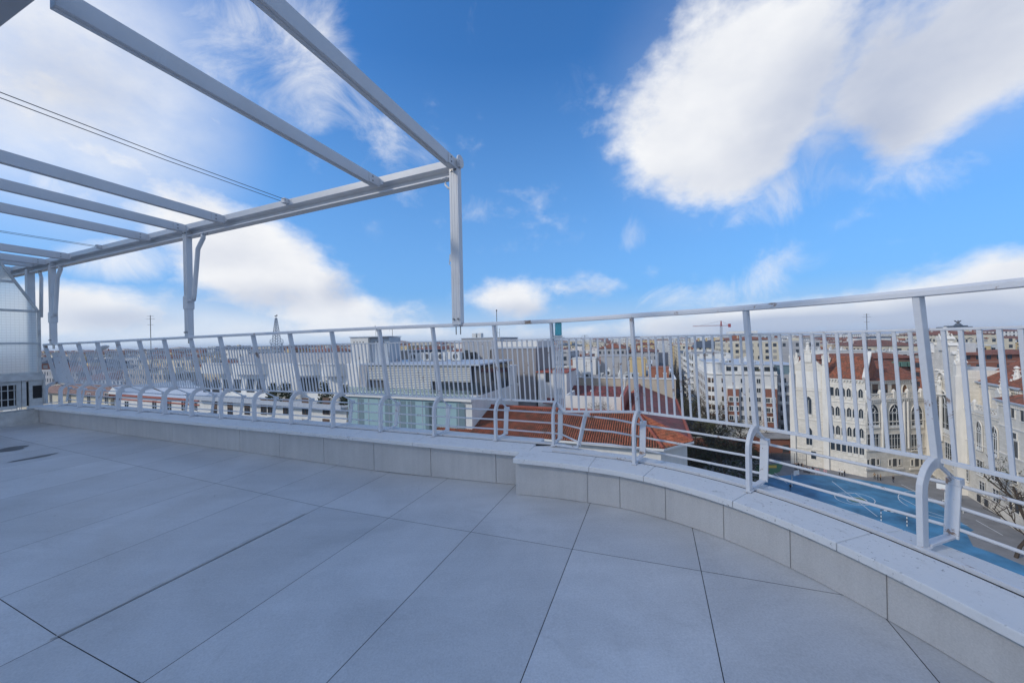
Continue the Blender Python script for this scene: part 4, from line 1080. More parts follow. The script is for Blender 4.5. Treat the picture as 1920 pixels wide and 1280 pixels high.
w = MB(); w.box(xa + .5, xb - 1.2, 2.15, 2.3, zt - 2.0, zt); F.add(w, 'louvre_screen', M['louvre'])
x1, _ = F.L(728, 720, 2.2); x2, _ = F.L(808, 720, 2.2); w = MB(); w.box(x1, x2, 2.12, 2.25, F.H, zt - 2.0); F.add(w, 'louvre_screen', M['louvre'])
w = MB(); w.box(x2 + .8, xb, 2.3, 2.4, F.H, zt - 2.05); w.box(xb - .05, xb + .05, 2.45, 11, F.H, zt - .3); F.add(w, 'glazing', M['glass'])
w = MB(); w.box(xa - .8, xb + .3, 1.9, 12.5, zt, zt + .2); F.add(w, 'roof', M['zinc'])
w = MB(); w.box(.2, F.W, -.2, -.17, F.H + .01, F.H + .85); F.add(w, 'glass_balustrade', mat('clear_glass', (.55, .66, .66), .05, trans=.85, ior=1.1))
for k in range(4): ac_unit(F, xa + 3 + k * 2.4, 8, zt + .2, 1.4, 1.2, .8)
FM = F
# glass-roofed attic behind it
F = Front(724, 664, 862, YV(724, 54)); F.thing('attic_building', 'long attic with sloping dark glass roof and pale piers behind the louvred block', 'building')
w = MB(); w.box(0, F.W, 0, 10, 0, F.H - 1.5); F.add(w, 'wall', PL['white'])
b = MB(); b.box(0, F.W * .42, .5, 9, F.H - 1.5, F.H + .6); F.add(b, 'dark_roof', M['slate'])
b = MB(); b.poly([(-1.6, .5, F.H - 1.5), (0, .5, F.H - 1.5), (0, .5, F.H + .6), (-1.6, 9, F.H - 1.5), (0, 9, F.H - 1.5), (0, 9, F.H + .6)], [(0, 1, 2), (3, 5, 4), (0, 2, 5, 3), (0, 3, 4, 1)]); F.add(b, 'sloping_roof', M['slate'])
for k in range(7): x = F.W * (.46 + .075 * k); b = MB(); b.box(x, x + .45, .4, 1.0, F.H - 1.5, F.H + .3); F.add(b, 'pier', PL['white'])
b = MB(); b.box(F.W * .45, F.W, 1.2, 9, F.H - 1.5, F.H + .1); F.add(b, 'glazing', M['glass'])
# white lift tower with a dish
F = Front(657, 633, 690, 52, ang=R_(-12)); F.P0 = F.P0; F.thing('lift_tower', 'plain white windowless tower with satellite dish on its roof', 'tower')
w = MB(); w.box(0, F.W, 0, 3.4, 0, F.H); F.add(w, 'wall', PL['white'])
w = MB(); w.box(F.W + .01, F.W + 3.1, .5, 3.6, 0, F.H - .05); F.add(w, 'painted_shade_side', PL['blueish'])  # same white tower; bluish colour paints the shade on its right face
c = MB(); c.box(-.15, F.W + 3.2, -.1, 3.7, F.H + .003, F.H + .12); F.add(c, 'coping', M['zinc'])
b = MB()
for k in range(4): b.box(.5 + k * .5, .65 + k * .5, -.02, 0, F.H - .75, F.H - .6)
for k in range(4): b.box(F.W + .6 + k * .5, F.W + .75 + k * .5, .48, .5, F.H - .75, F.H - .6)
F.add(b, 'vent_slot', M['darkmetal'])
dish(F, F.W + .3, 1.5, F.H + .1, .75, R_(62), R_(115)); antenna(F, F.W + 2.7, 2, F.H, 1.6, .03)
# tall grey party wall block
F = Front(865, 635, 938, YV(865, 60)); F.thing('grey_building', 'pale grey stair block with two roof ventilators and tall mast', 'building')
w = MB(); w.box(0, F.W, 0, 9, 0, F.H); F.add(w, 'wall', PL['grey'])
c = MB(); c.box(-.1, F.W + .1, -.1, 9.1, F.H + .003, F.H + .15); F.add(c, 'coping', M['zinc'])
for px in (884, 894): lx, _ = F.L(px, 634); b = MB(); b.box(lx - .4, lx + .4, 1, 2, F.H + .15, F.H + 1.0); F.add(b, 'ventilator', M['ac'])
lx, _ = F.L(928, 634); b = MB(); b.tube([(lx, 1, F.H), (lx, 1, F.H + 5)], .06, 6); b.bar((lx + .5, 1, F.H), (lx + .5, 1, F.H + 1.8), .05, .05, up=(0, 1, 0)); b.bar((lx, 1, F.H + 1.0), (lx + .5, 1, F.H + 1.0), .04, .04); b.lathe([(.12, 0), (.12, .3)], (lx, 1, F.H + 5), 8); F.add(b, 'mast', M['darkmetal'])
row(F, 'dark', 1.2, 1.6, (876, 925), 672)
F = Front(921, 651, 1004, YV(921, 53)); F.thing('party_wall_building', 'tall blank grey brown party wall behind the red roof', 'building')
w = MB(); w.box(0, F.W, 0, 12, 0, F.H); F.add(w, 'wall', mat('party_wall', (.27, .25, .245), .9, fn=f_plaster))
c = MB(); c.box(.0, F.W, 1.5, 11, F.H, F.H + .9); F.add(c, 'roof_hut', PL['white'])
c = MB(); c.box(-.1, F.W + .1, -.1, 12.1, F.H - .25, F.H - .003); F.add(c, 'coping', M['zinc'])
lx, z = F.L(933, 720); b = MB(); b.box(lx - .05, lx + .05, -.06, 0, z - 3, z + 3); F.add(b, 'pipe', M['darkmetal'])
lx, z = F.L(927, 742); F.win('dark', 1.1, 3.0, lx - .6, z)
F = Front(898, 690, 945, YV(898, 46)); F.thing('white_building', 'narrow white rear house with one dark balcony door beside the party wall', 'building')
w = MB(); w.box(0, F.W, 0, 5, 0, F.H); F.add(w, 'wall', PL['white']); row(F, 'dark', 1.0, 2.6, (906,), 722); row(F, 'dark', 1.0, 2.2, (928,), 740)
c = MB(); c.box(-.1, F.W + .1, -.1, 5, F.H + .003, F.H + .2); F.add(c, 'coping', M['frame_white'])
F = Front(1008, 698, 1062, YV(1008, 52)); F.thing('white_building', 'small white rooftop house beside dry climbing plants at the inner court', 'building')
w = MB(); w.box(0, F.W, 0, 7, 0, F.H); F.add(w, 'wall', PL['white']); row(F, 'dark', .8, 1.4, (1028,), 716); row(F, 'dark', .7, 1.0, (1050,), 740)
c = MB(); c.box(-.2, F.W + .2, -.2, 7, F.H + .003, F.H + .15); F.add(c, 'coping', M['redroof'])

# ------------------------------------------------------------------ the near tiled roof with its inner court
rt = thing('tiled_roof_building', 'near corner house with hipped clay tile roof and white walled roof court', 'building', (UA * 0 + VA * 45).to_3d()); r0 = rt.location.copy()
RZ = math.atan2(UA.y, UA.x); ZE, ZR = 23.85, 25.85
def UV(u, v, z): p = UA * u + VA * v; return Vector((p.x, p.y, z))
def rchild(mb, name, m, **kw):
    for v in mb.v: v -= r0
    return mb.build(name, m, rt, **kw)
O = [(-24, 35.5), (.64, 35.5), (3.4, 38.9), (3.4, 64)]; I = [(-24, 41.2), (-1.7, 41.2), (-2.3, 42.0), (-2.3, 64)]
def tiled_slope(e0, e1, r0_, r1_, pitch=.235, rows=.42):
    """ridged clay tiles on the quad e0-e1 (eave) r1-r0 (ridge); triangle or trapezium"""
    b = MB(); e0, e1, r0_, r1_ = map(Vector, (e0, e1, r0_, r1_)); ax = (e1 - e0).normalized(); n_ = ax.cross((r0_ - e0) - ax * ax.dot(r0_ - e0)).normalized()
    if n_.z < 0: n_ = -n_
    up = n_.cross(ax).normalized()
    if up.z < 0: up = -up
    Lr = (r0_ - e0).dot(up); W_ = (e1 - e0).length; a0 = (r0_ - e0).dot(ax); a1 = (r1_ - e0).dot(ax)
    nc = int(W_ / pitch) + 1; nr = int(Lr / rows) + 1; rnd = random.Random(5)
    for c in range(nc):
        xc = (c + .5) * pitch
        for r in range(nr):
            s0, s1 = r * rows, min(Lr, (r + 1) * rows + .03); sm = (s0 + s1) / 2
            lo = a0 * sm / Lr; hi = W_ + (a1 - W_) * sm / Lr
            if xc < lo or xc > hi: continue
            w0 = pitch * .33; j = rnd.uniform(-.008, .008); V = []
            for s_, rr, lift in ((s0, w0 * 1.06, .030), (s1, w0 * .92, .012)):
                for k in range(5):
                    a = math.pi * k / 4; V.append(e0 + ax * (xc + j + rr * math.cos(a)) + up * s_ + n_ * (lift + rr * .95 * math.sin(a)))
            F_ = [(k, k + 1, 6 + k, 5 + k) for k in range(4)] + [(4, 3, 2, 1, 0)]
            b.poly(V, F_)
    b.face([e0, e1, r1_, r0_], 1); return b  # flat bed under the tiles; its dark colour stands in for shade between them
TM = M['tile_roof']
rchild(tiled_slope(UV(-24, 35.5, ZE), UV(.64, 35.5, ZE), UV(-24, 41.2, ZR), UV(-1.7, 41.2, ZR)), 'tile_slope', [mat('clay_barrel_tiles', (.37, .115, .06), .85, fn=f_rooftile), M['soil_tile_shade']])
rchild(tiled_slope(UV(.64, 35.5, ZE), UV(3.4, 38.9, ZE), UV(-1.7, 41.2, ZR), UV(-2.3, 42.0, ZR)), 'tile_slope', [mat('newer_barrel_tiles', (.36, .11, .055), .85, fn=f_rooftile), M['soil_tile_shade']])
b = MB(); b.face([UV(3.4, 38.9, ZE), UV(3.4, 64, ZE), UV(-2.3, 64, ZR + .3), UV(-2.3, 42, ZR)]); rchild(b, 'painted_slope', M['tile_red'])
b = MB()
for p, q in ((UV(.64, 35.5, ZE), UV(-1.7, 41.2, ZR)), (UV(3.4, 38.9, ZE), UV(-2.3, 42, ZR)), (UV(-24, 41.2, ZR), UV(-1.7, 41.2, ZR)), (UV(-2.3, 42, ZR), UV(-2.3, 64, ZR + .3)), (UV(3.3, 38.9, ZE + .05), UV(3.3, 64, ZE + .05))):
    b.tube([p + Vector((0, 0, .06)), q + Vector((0, 0, .06))], .17, 8)
rchild(b, 'ridge_cap', mat('red_ridge', (.27, .075, .048), .8, var=.25, vscale=2))
w = MB(); wp = [UV(u, v, 0) for u, v in [(-24, 36.0), (.45, 36.0), (2.9, 39.1), (2.9, 64), (-24, 64)]]; w.prism([(p.x, p.y) for p in wp], 0, ZE - .25); rchild(w, 'wall', PL['white'])
b = MB(); b.sweep([UV(u, v, ZE - .10) for u, v in O], [(.10, -.10), (.10, .09), (-.02, .09), (-.02, -.02), (-.5, -.02), (-.5, -.10)]); rchild(b, 'gutter', M['frame_white'])
# inner court: red back slopes, white upstand, far slope
b = MB(); b.face([UV(-24, 41.2, ZR), UV(-2.3, 41.2, ZR), UV(-4.2, 44.2, ZE + .7), UV(-24, 44.2, ZE + .7)]); b.face([UV(-2.3, 41.2, ZR), UV(-2.3, 64, ZR + .3), UV(-4.2, 64, ZE + .7), UV(-4.2, 44.2, ZE + .7)]); rchild(b, 'inner_slope', M['redroof'])
F = Front(0, 0, 0, 0, P0=UV(-24, 45.6, 0), P1=UV(0, 45.6, 0), top=27, root=rt)
x0, zt = F.L(1059, 741); x1, z1 = F.L(1166, 746)
b = MB(); b.box(x0, x1, 0, .3, ZE, zt); b.box(x0, x0 + .3, .31, 5, ZE, zt); F.add(b, 'court_wall', PL['white'])
b = MB(); b.box(x1 + .02, x1 + .35, -1.5, 10, ZE, zt + .35); F.add(b, 'red_upstand', M['redroof'])
F2 = Front(0, 0, 0, 0, P0=UV(-24, 57, 0), P1=UV(0, 57, 0), top=27, root=rt); xa, za = F2.L(1040, 721); xb, _ = F2.L(1176, 724)
b = MB(); b.poly([(xa, -7, za - 1.9), (xb, -7, za - 1.9), (xb, 0, za), (xa, 0, za), (xb, 6, za - 1.7), (xa, 6, za - 1.7)], [(0, 1, 2, 3), (3, 2, 4, 5)]); F2.add(b, 'far_slope', M['tile_red'])
for px in (1110, 1126):
    lx, z = F.L(px, 760); b = MB(); b.tube([(lx, -.3, z - 1), (lx, -.3, z + 1.8)], .03, 6); b.lathe([(.14, 0), (.16, .1), (.05, .22)], (lx, -.3, z + 1.8), 8); F.add(b, 'roof_vent', M['ac'])
lx, z = F.L(1171, 716); b = MB(); b.tube([(lx - 1.0, 1, z - 3.2), (lx - .1, 1, z - .8), (lx, 1, z)], .12, 8); b.lathe([(.2, 0), (.22, .35), (.1, .5)], (lx, 1, z), 10); F.add(b, 'flue', M['ac'])
# cream block behind, along the street
F = Front(0, 0, 0, 0, P0=UV(-26, 64.6, 0), P1=UV(3.3, 64.6, 0), top=27.15); F.thing('cream_building', 'cream block with blank gable wall behind the red roof, roof full of machinery', 'building')
flat_roof(F, 28, wall=PL['beige'], roof=M['gravel_roof'], ph=.7)
rr = random.Random(3)
for k in range(16): ac_unit(F, F.W - 2.5 - rr.uniform(0, 20), rr.uniform(2, 24), F.H - .7, rr.uniform(.8, 1.6), rr.uniform(.8, 1.5), .7)
for px, ya, yb, dv, wd_, m in ((1195, 672, 692, 12, 3.0, PL['ochre']), (1150, 668, 690, 16, 5.5, PL['grey']), (1095, 672, 694, 14, 5.0, PL['white']), (1235, 690, 700, 10, 3.6, PL['brick'])):
    lx, z = F.L(px, ya, dv); b = MB(); b.box(lx - wd_ / 2, lx + wd_ / 2, dv, dv + 4, F.H - .7, z); b.box(lx - wd_ / 2 - .1, lx + wd_ / 2 + .1, dv - .1, dv + 4.1, z + .003, z + .15); F.add(b, 'roof_hut', m)
for k in range(9): chimney(F, F.W - 1.5 - k * 2.6, 5 + (k % 3) * 6, F.H - .4, .9, .5)
for px, dv in ((1100, 8), (1140, 20), (1210, 18), (1160, 5)): lx, _ = F.L(px, 700, dv); antenna(F, lx, dv, F.H - .7, 3.2)
for px, dv in ((1176, 9), (1128, 6), (1222, 15)): lx, _ = F.L(px, 700, dv); dish(F, lx, dv, F.H - .6, .5, R_(60), R_(200))
for k in range(6):
    b = MB(); xx = F.W - 3 - k * 3.1; b.tube([(xx, 1.5 + k % 2, F.H - .7), (xx, 1.5 + k % 2, F.H + .5), (xx + .4, 1.5 + k % 2, F.H + .7)], .12, 8); F.add(b, 'flue', M['ac'])

# ------------------------------------------------------------------ right side of the street
# round-cornered white block with brick bays
rb = Front(0, 0, 0, 0, P0=UV(19.8, 138.8, 0), P1=UV(37, 138.8, 0), top=21.3); F = rb
F.thing('round_corner_building', 'white apartment block with rounded corner tower and red brick bays', 'building')
w = MB(); k = 12; R = 2.9; arc = [(0 - R * math.sin(math.pi / 2 * i / k), R - R * math.cos(math.pi / 2 * i / k)) for i in range(k + 1)]
w.prism([(F.W, 0)] + arc + [(-R, 40), (F.W, 40)], 0, F.H); F.add(w, 'wall', PL['cream' if False else 'white'])
c = MB(); c.prism([(F.W + .1, -.35)] + [(x * 1.12, y * 1.0 - .35) for x, y in arc] + [(-R - .35, 40), (F.W + .1, 40)], F.H + .003, F.H + .35); F.add(c, 'cornice', M['stonetrim'])
z2 = F.L(1400, 685)[1]
w = MB(); w.prism([(F.W - .3, 2.2), (3.2, 2.2), (3.2, 1.6), (0, 1.6), (-1.2, 3), (-1.2, 38), (F.W - .3, 38)], F.H + .35, z2); F.add(w, 'attic_wall', PL['white'])
d = MB(); ztop = F.L(1337, 679)[1]; d.lathe([(2.5, F.H + .35), (2.5, ztop - .3), (2.75, ztop - .29), (2.75, ztop)], (.0, 2.9, 0), 24); F.add(d, 'corner_tower', PL['white'], smooth=False)
r = MB(); r.prism([(F.W - .1, 2.0), (3.0, 2.0), (-1.5, 3), (-1.5, 38.4), (F.W - .1, 38.4)], z2 + .003, z2 + .25); F.add(r, 'roof', M['zinc'])
for a, b_ in ((1364.5, 1385), (1431, 1456)):
    x0, _ = F.L(a, 760); x1, _ = F.L(b_, 760); zb_ = F.L(a, 728)[1]; m_ = MB(); m_.box(x0, x1, -.9, 0, 4.5, zb_); F.add(m_, 'brick_bay', M['brickwork'])
    m_ = MB(); m_.box(x0 - .1, x1 + .1, -1.0, 0, zb_ + .003, zb_ + .25); F.add(m_, 'bay_cap', M['stonetrim'])
    for zz in range(5):
        zc = 6.2 + zz * 3.1
        if zc + 1.6 < zb_:
            f = MB(); xc = (x0 + x1) / 2; f.box(xc - 1.5, xc + 1.5, -.98, -.9, zc - .2, zc + 1.75); F.add(f, 'window_surround', M['stonetrim'])
            for dx in (-.75, .75): F.win('plain', 1.15, 1.5, xc + dx, zc, y=-1.0)
for zz in range(6):
    zc = 3.2 + zz * 3.05
    for px in (1393, 1408, 1423): lx, _ = F.L(px, 760); F.win('plain', 1.2, 1.6, lx, zc)
    F.win('shutter', 1.0, 1.6, F.L(1357, 760)[0], zc)
    for a in (.22, .5, .8):
        th = math.pi / 2 * a; x, y = -R * math.sin(th), R - R * math.cos(th); me = winmesh('shutter', .95, 1.6)
        link('window', me, F.root, F.e * (x - .03 * math.sin(th)) + F.n * (y - .03 * math.cos(th)) + Vector((0, 0, zc)), F.rz - th)
    for q in range(5):
        me = winmesh('shutter', 1.1, 1.6); link('window', me, F.root, F.e * (-R - .02) + F.n * (6 + q * 4.5) + Vector((0, 0, zc)), F.rz - math.pi / 2)
for px in (1366, 1378, 1398, 1418, 1438, 1448): lx, _ = F.L(px, 700, 2.2); F.win('dark', 1.5, 2.0, lx, F.H + .5, y=2.2)
b = MB(); b.box(2.6, F.W, -.15, -.05, F.H + .36, F.H + 1.2); F.add(b, 'terrace_parapet', PL['white'])
for k in range(5): chimney(F, 3 + k * 3.2, 12 + (k % 2) * 8, z2 + .2, 1.4, .7)
for k in range(5): ac_unit(F, 2 + k * 3.0, 6 + (k % 2) * 3, z2 + .25, 1.3, 1.1, .8)
dish(F, 4, 5, z2 + .2, .6, R_(60), R_(190)); dish(F, 12, 4, z2 + .2, .5, R_(60), R_(170)); antenna(F, 9, 10, z2, 3.5)
# balcony block farther along the street
F = Front(0, 0, 0, 0, P0=UV(16.8, 182, 0), P1=UV(32, 182, 0), top=26.5); F.thing('balcony_building', 'pale street block with stacked white curved balconies beyond the round corner', 'building')
flat_roof(F, 60, wall=WM['white'])
for zz in range(7):
    zc = 3.5 + zz * 3.1
    for q in range(5):
        b = MB(); yc = 4 + q * 11; P = [(0, yc - 3)] + [(-1.3 * math.sin(math.pi * i / 8), yc - 3 + 6 * i / 8) for i in range(1, 8)] + [(0, yc + 3)]
        b.prism(P, zc, zc + 1.0); F.add(b, 'balcony', M['frame_white'])
for q in range(5):
    b = MB(); yc = 4 + q * 11; b.box(-.06, -.0, yc - 2.4, yc + 2.4, 4.7, 25.5); F.add(b, 'glazing_strip', M['glass'])
# grey block right of the brick bays
F = Front(1457, 702, 1500, YV(1457, 143)); F.thing('grey_building', 'grey banded flats with glass attic between brick bays and school tower', 'building')
w = MB(); w.box(.05, F.W, 0, 20, 0, F.H); F.add(w, 'wall', PL['grey'])
for zz in range(7):
    b = MB(); zc = F.H - 2.6 - zz * 3.1; b.box(.05, F.W, -.5, 0, zc - 1.0, zc - .1); F.add(b, 'band', PL['white'] if zz < 3 else PL['grey'])
    for lx in (1.6, 4.2, 6.6): F.win('dark', 1.7, 1.5, lx, zc)
w = MB(); w.box(.4, F.W, 1.5, 18, F.H, F.H + 3.0); F.add(w, 'glass_attic', M['curtain_dark'])
w = MB(); w.box(.2, F.W, 1.2, 18.3, F.H + 3.003, F.H + 3.3); F.add(w, 'roof', M['zinc'])
# low brick outbuilding and yard wall by the garden
F = Front(1427, 822, 1492, 104, ang=R_(-6)); F.thing('brick_outbuilding', 'low red brick outbuilding with grey flat roof beside the school tower', 'building')
w = MB(); w.box(0, F.W, 0, 6, 0, F.H); F.add(w, 'wall', M['brickwork']); r = MB(); r.box(-.3, F.W + .1, -.4, 6.2, F.H + .003, F.H + .25); F.add(r, 'roof', M['gravel_roof'])
b = MB(); b.box(F.W * .62, F.W * .8, -.03, 0, .2, 2.4); F.add(b, 'door', M['darkmetal'])
F = Front(1290, 806, 1430, 112, ang=R_(-3)); F.thing('brick_wall', 'long low brick wall dividing the dark garden from the street', 'wall')
w = MB(); w.box(0, F.W - .3, 0, .35, 0, 2.6); F.add(w, 'wall', M['brickwork']); w = MB(); w.box(0, F.W - .3, -.08, .43, 2.603, 2.75); F.add(w, 'coping', M['stonetrim'])

# ------------------------------------------------------------------ neo-gothic school
gs_ = thing('gothic_school', 'cream neo-Gothic school with pinnacled gables and orange tiled roofs round the court', 'school', (88, 90, 0)); ST = M['stonework']; TR = M['stonetrim']
def wing(P0, P1, top): return Front(0, 0, 0, 0, P0=Vector((P0[0], P0[1], 0)), P1=Vector((P1[0], P1[1], 0)), top=top, root=gs_)
def pinnacle(F, x, y, z, h, w=.9, name='pinnacle'):
    b = MB(); b.box(x - w / 2, x + w / 2, y - w / 2, y + w / 2, z, z + h * .42)
    for a in range(4):
        c, s = (1, 0, -1, 0)[a], (0, 1, 0, -1)[a]; px_, py_ = x + c * w / 2, y + s * w / 2; t = Vector((-s, c, 0)) * w * .55; o_ = Vector((c, s, 0)) * .08
        p = Vector((px_, py_, z + h * .42)); b.poly([p - t + o_, p + t + o_, p + o_ + Vector((0, 0, w * .8)), p - t - o_, p + t - o_, p - o_ + Vector((0, 0, w * .8))], [(0, 1, 2), (5, 4, 3), (0, 2, 5, 3), (1, 4, 5, 2)])
    b.lathe([(w * .50, z + h * .42), (w * .36, z + h * .6), (w * .16, z + h * .9)], (x, y, 0), 8)
    for q in (.55, .7, .84):
        rr = w * (.50 - .34 * (q - .42) / .48) + .07
        for a in range(4): b.box(x + rr * math.cos(a * 1.5708 + .785) - .08, x + rr * math.cos(a * 1.5708 + .785) + .08, y + rr * math.sin(a * 1.5708 + .785) - .08, y + rr * math.sin(a * 1.5708 + .785) + .08, z + h * q, z + h * q + .2)
    b.lathe([(w * .1, z + h * .9), (w * .26, z + h * .93), (w * .26, z + h * .96), (w * .08, z + h)], (x, y, 0), 8)
    return F.add(b, name, TR)
def balustrade(F, x0, x1, y, z):
    b = MB(); b.box(x0, x1, y - .15, y + .15, z, z + .2); b.box(x0, x1, y - .15, y + .15, z + 1.0, z + 1.2); n = max(2, round((x1 - x0) / .9))
    for i in range(n):
        a = x0 + (x1 - x0) * i / n; c = x0 + (x1 - x0) * (i + 1) / n
        b.bar((a, y, z + .2), (c, y, z + 1.0), .14, .12, up=(0, 1, 0)); b.bar((a, y + .001, z + 1.0), (c, y + .001, z + .2), .14, .12, up=(0, 1, 0))
    F.add(b, 'balustrade', TR)
    for i in range(0, n + 1, 4):
        p = MB(); xx = x0 + (x1 - x0) * i / n; p.box(xx - .3, xx + .3, y - .3, y + .3, z, z + 1.5); p.lathe([(.36, z + 1.5), (.36, z + 1.7), (.2, z + 2.0), (.05, z + 2.1)], (xx, y, 0), 8); F.add(p, 'balustrade_pier', TR)
def corbels(F, x0, x1, z, y=0.0, step=.55):
    b = MB(); b.box(x0, x1, y - .35, y, z, z + .35); x = x0 + .1
    while x < x1 - .25: b.box(x, x + .24, y - .28, y, z - .45, z - .003); x += step
    F.add(b, 'corbel_cornice', TR)
def course(F, x0, x1, z, y=0.0, h=.22): b = MB(); b.box(x0, x1, y - .15, y, z, z + h); F.add(b, 'string_course', TR)
# left tower
A0, A1, A2, C2 = (74.6, 95.2), (79.2, 90.4), (83.6, 84.6), (100.3, 86.2)
T = wing(A0, A1, 25.5); w = MB(); w.box(0, T.W, 0, 8, 0, T.H); T.add(w, 'tower', ST)
for x in (0, T.W): b = MB(); b.box(x - .55, x + .55, -.5, .6, 0, T.H - 1.5); b.box(x - .45, x + .45, -.38, .6, T.H - 1.5, T.H + 1.0); T.add(b, 'buttress', TR)
g = MB(); g.poly([(0, 0, T.H), (T.W, 0, T.H), (T.W / 2, 0, T.H + 3.6), (0, 1, T.H), (T.W, 1, T.H), (T.W / 2, 1, T.H + 3.6)], [(0, 1, 2), (5, 4, 3), (0, 2, 5, 3), (1, 4, 5, 2)]); T.add(g, 'gable', ST)
pinnacle(T, 0, 0, T.H + .9, 4.0, .95); pinnacle(T, T.W, 0, T.H + .9, 4.0, .95); pinnacle(T, T.W / 2, .5, T.H + 1.5, 5.2, 1.5); pinnacle(T, T.W, 7.5, T.H + .2, 3.6, .9); pinnacle(T, 0, 7.5, T.H + .2, 3.6, .9)
for zc in (5.5, 13.5): T.win('arch', 1.2, 4.6, T.W * .5, zc)
for z in (4.4, 12, 19.6): course(T, .55, T.W - .55, z)
g = MB(); g.box(.8, T.W - .8, -.07, 0, 20.2, 24.6); T.add(g, 'panel', TR)
T.win('trefoil', 1.0, 2.0, T.W * .62, 2.0)
# left wing: four rows of lancets
Wl = wing(A1, A2, 23.2); F = Wl; w = MB(); w.box(.5, F.W, .02, 14, 0, F.H); F.add(w, 'wall', ST)
corbels(F, .5, F.W, F.H - .36)
gable_roof(F, .3, F.W + .5, -.2, 14, F.H, 5.2, M['tile_orange'], over=.3)
for r_, zc in enumerate((18.8, 13.9, 9.2)):
    for i in range(6): F.win('arch' if (r_ or i) else 'trefoil', .78, 2.3 if r_ else 2.1, 1.25 + i * 1.05, zc)
for i in range(6): F.win('arch' if i > 2 else 'trefoil', .8, 2.1, 1.25 + i * 1.05, 5.2)
for z in (12.4, 17.3): course(F, .5, F.W, z, h=.16)
b = MB(); b.tube([(.55, -.18, .2), (.55, -.18, F.H - .5)], .10, 8); F.add(b, 'downpipe', M['zinc'])
# stepped parapet between wing and centre
b = MB(); b.poly([(F.W - .4, -.4, F.H), (F.W - .4, 7, F.H + 5.6), (F.W - .4, 7, F.H + 6.4), (F.W - .4, -.7, F.H + .6), (F.W + .3, -.4, F.H), (F.W + .3, 7, F.H + 5.6), (F.W + .3, 7, F.H + 6.4), (F.W + .3, -.7, F.H + .6)], [(0, 1, 2, 3), (7, 6, 5, 4), (3, 2, 6, 7), (0, 3, 7, 4)]); F.add(b, 'verge', TR)
# centre: great traceried windows
F = Ce = wing(A2, C2, 18.6); w = MB(); w.box(.0, F.W, .05, 16, 0, F.H); F.add(w, 'wall', ST)
w = MB(); w.box(0, F.W, 2.2, 16, F.H, 22.6); F.add(w, 'upper_wall', ST); corbels(F, 0, F.W, 22.25, 2.2)
gable_roof(F, -.4, F.W + 1, 2.0, 16, 22.6, 4.2, M['tile_orange'], over=.4)
corbels(F, 0, F.W, F.H - .36); balustrade(F, .2, F.W - .2, -.05, F.H + .0)
for px in (1637, 1677.5, 1719):
    lx, zb_ = F.L(px, 801); F.win('bigarch', 3.1, 5.6, lx, zb_)
    lx, zb_ = F.L(px, 843); F.win('sash', 3.0, 3.8, lx, zb_)
    lx, zb_ = F.L(px, 874)
    F.win('trefoil', 1.2, 1.9, lx, zb_)
    for dx in (-1.3, 1.3): F.win('trefoil', .6, 1.4, lx + dx, zb_ + .3)
    b = MB(); b.box(lx - 2.1, lx + 2.1, -.25, 0, zb_ - .7, zb_ - .25); F.add(b, 'sill', TR)
for px in (1657, 1698):
    lx, _ = F.L(px, 800); b = MB()
    for dx in (-.5, .5): b.tube([(lx + dx, -.12, 6.4), (lx + dx, -.12, F.H - .9)], .22, 8)
    F.add(b, 'shaft', TR)
for z in (6.3, 12.9): course(F, 0, F.W, z)
for px in (1627, 1641, 1659, 1677, 1696, 1717): lx, zb_ = F.L(px, 739, 2.2); F.win('shutter' if px != 1696 else 'dooarch', 1.5 if px != 1696 else 1.3, 2.5, lx, zb_, y=2.2)
# right wing, coming forward beside the court
D0, D1 = (101.2, 86.6), (80.2, 50.5)
F = Rw = wing(D0, D1, 23.6)
xt0, _ = F.L(1748, 760); xt1, _ = F.L(1806, 760)
xw1, _ = F.L(1884, 800)
# ornate gable tower
t0_, t1_ = xt0, xt1; TH = 26.0; w = MB(); w.box(t0_, t1_, -.6, 9, 0, TH); F.add(w, 'tower', ST); tw = t1_ - t0_; tc = (t0_ + t1_) / 2
for i, (dw, dz, z0) in enumerate(((0, 1.6, TH), (1.5, 1.7, TH + 1.6), (3.0, 1.8, TH + 3.3), (4.3, 1.4, TH + 5.1))):
    if tw / 2 - dw > .5:
        b = MB(); b.box(t0_ + dw, t1_ - dw, -.55, .5, z0, z0 + dz); F.add(b, 'stepped_gable', ST)
        for sx in (t0_ + dw + .4, t1_ - dw - .4):
            c = MB(); c.poly([(sx - .7, -.8, z0 + dz), (sx + .7, -.8, z0 + dz), (sx + .7, .7, z0 + dz), (sx - .7, .7, z0 + dz), (sx, -.8, z0 + dz + .6), (sx, .7, z0 + dz + .6)], [(0, 1, 4), (2, 3, 5), (1, 2, 5, 4), (3, 0, 4, 5), (3, 2, 1, 0)]); F.add(c, 'gablet', TR)
pinnacle(F, tc, 0, TH + 4.0, 5.2, 1.9); pinnacle(F, tc - 2.2, 0, TH + 3.2, 3.4, 1.0); pinnacle(F, tc + 2.4, 0, TH + 2.6, 3.4, 1.0)
pinnacle(F, t1_ - .3, -.4, TH - 1.2, 5.6, 1.2); pinnacle(F, t0_ + .3, -.4, TH - 1.2, 5.0, 1.1)
for x in (t0_, t1_): b = MB(); b.box(x - .7, x + .7, -1.3, .2, 0, TH - 1.2); F.add(b, 'buttress', TR)
F.win('bigarch', tw * .42, 9.5, tc, 11.6, y=-.6); F.win('sash', tw * .2, 3.6, tc - tw * .16, 6.0, y=-.6); F.win('sash', tw * .2, 3.6, tc + tw * .16, 6.0, y=-.6)
b = MB(); b.tube([(tc, -.9, 9.5), (tc, -.9, 19.5)], .3, 8); b.lathe([(.35, 0), (.8, .5), (.8, .8)], (tc, -.9, 19.5), 8); F.add(b, 'shaft', TR)
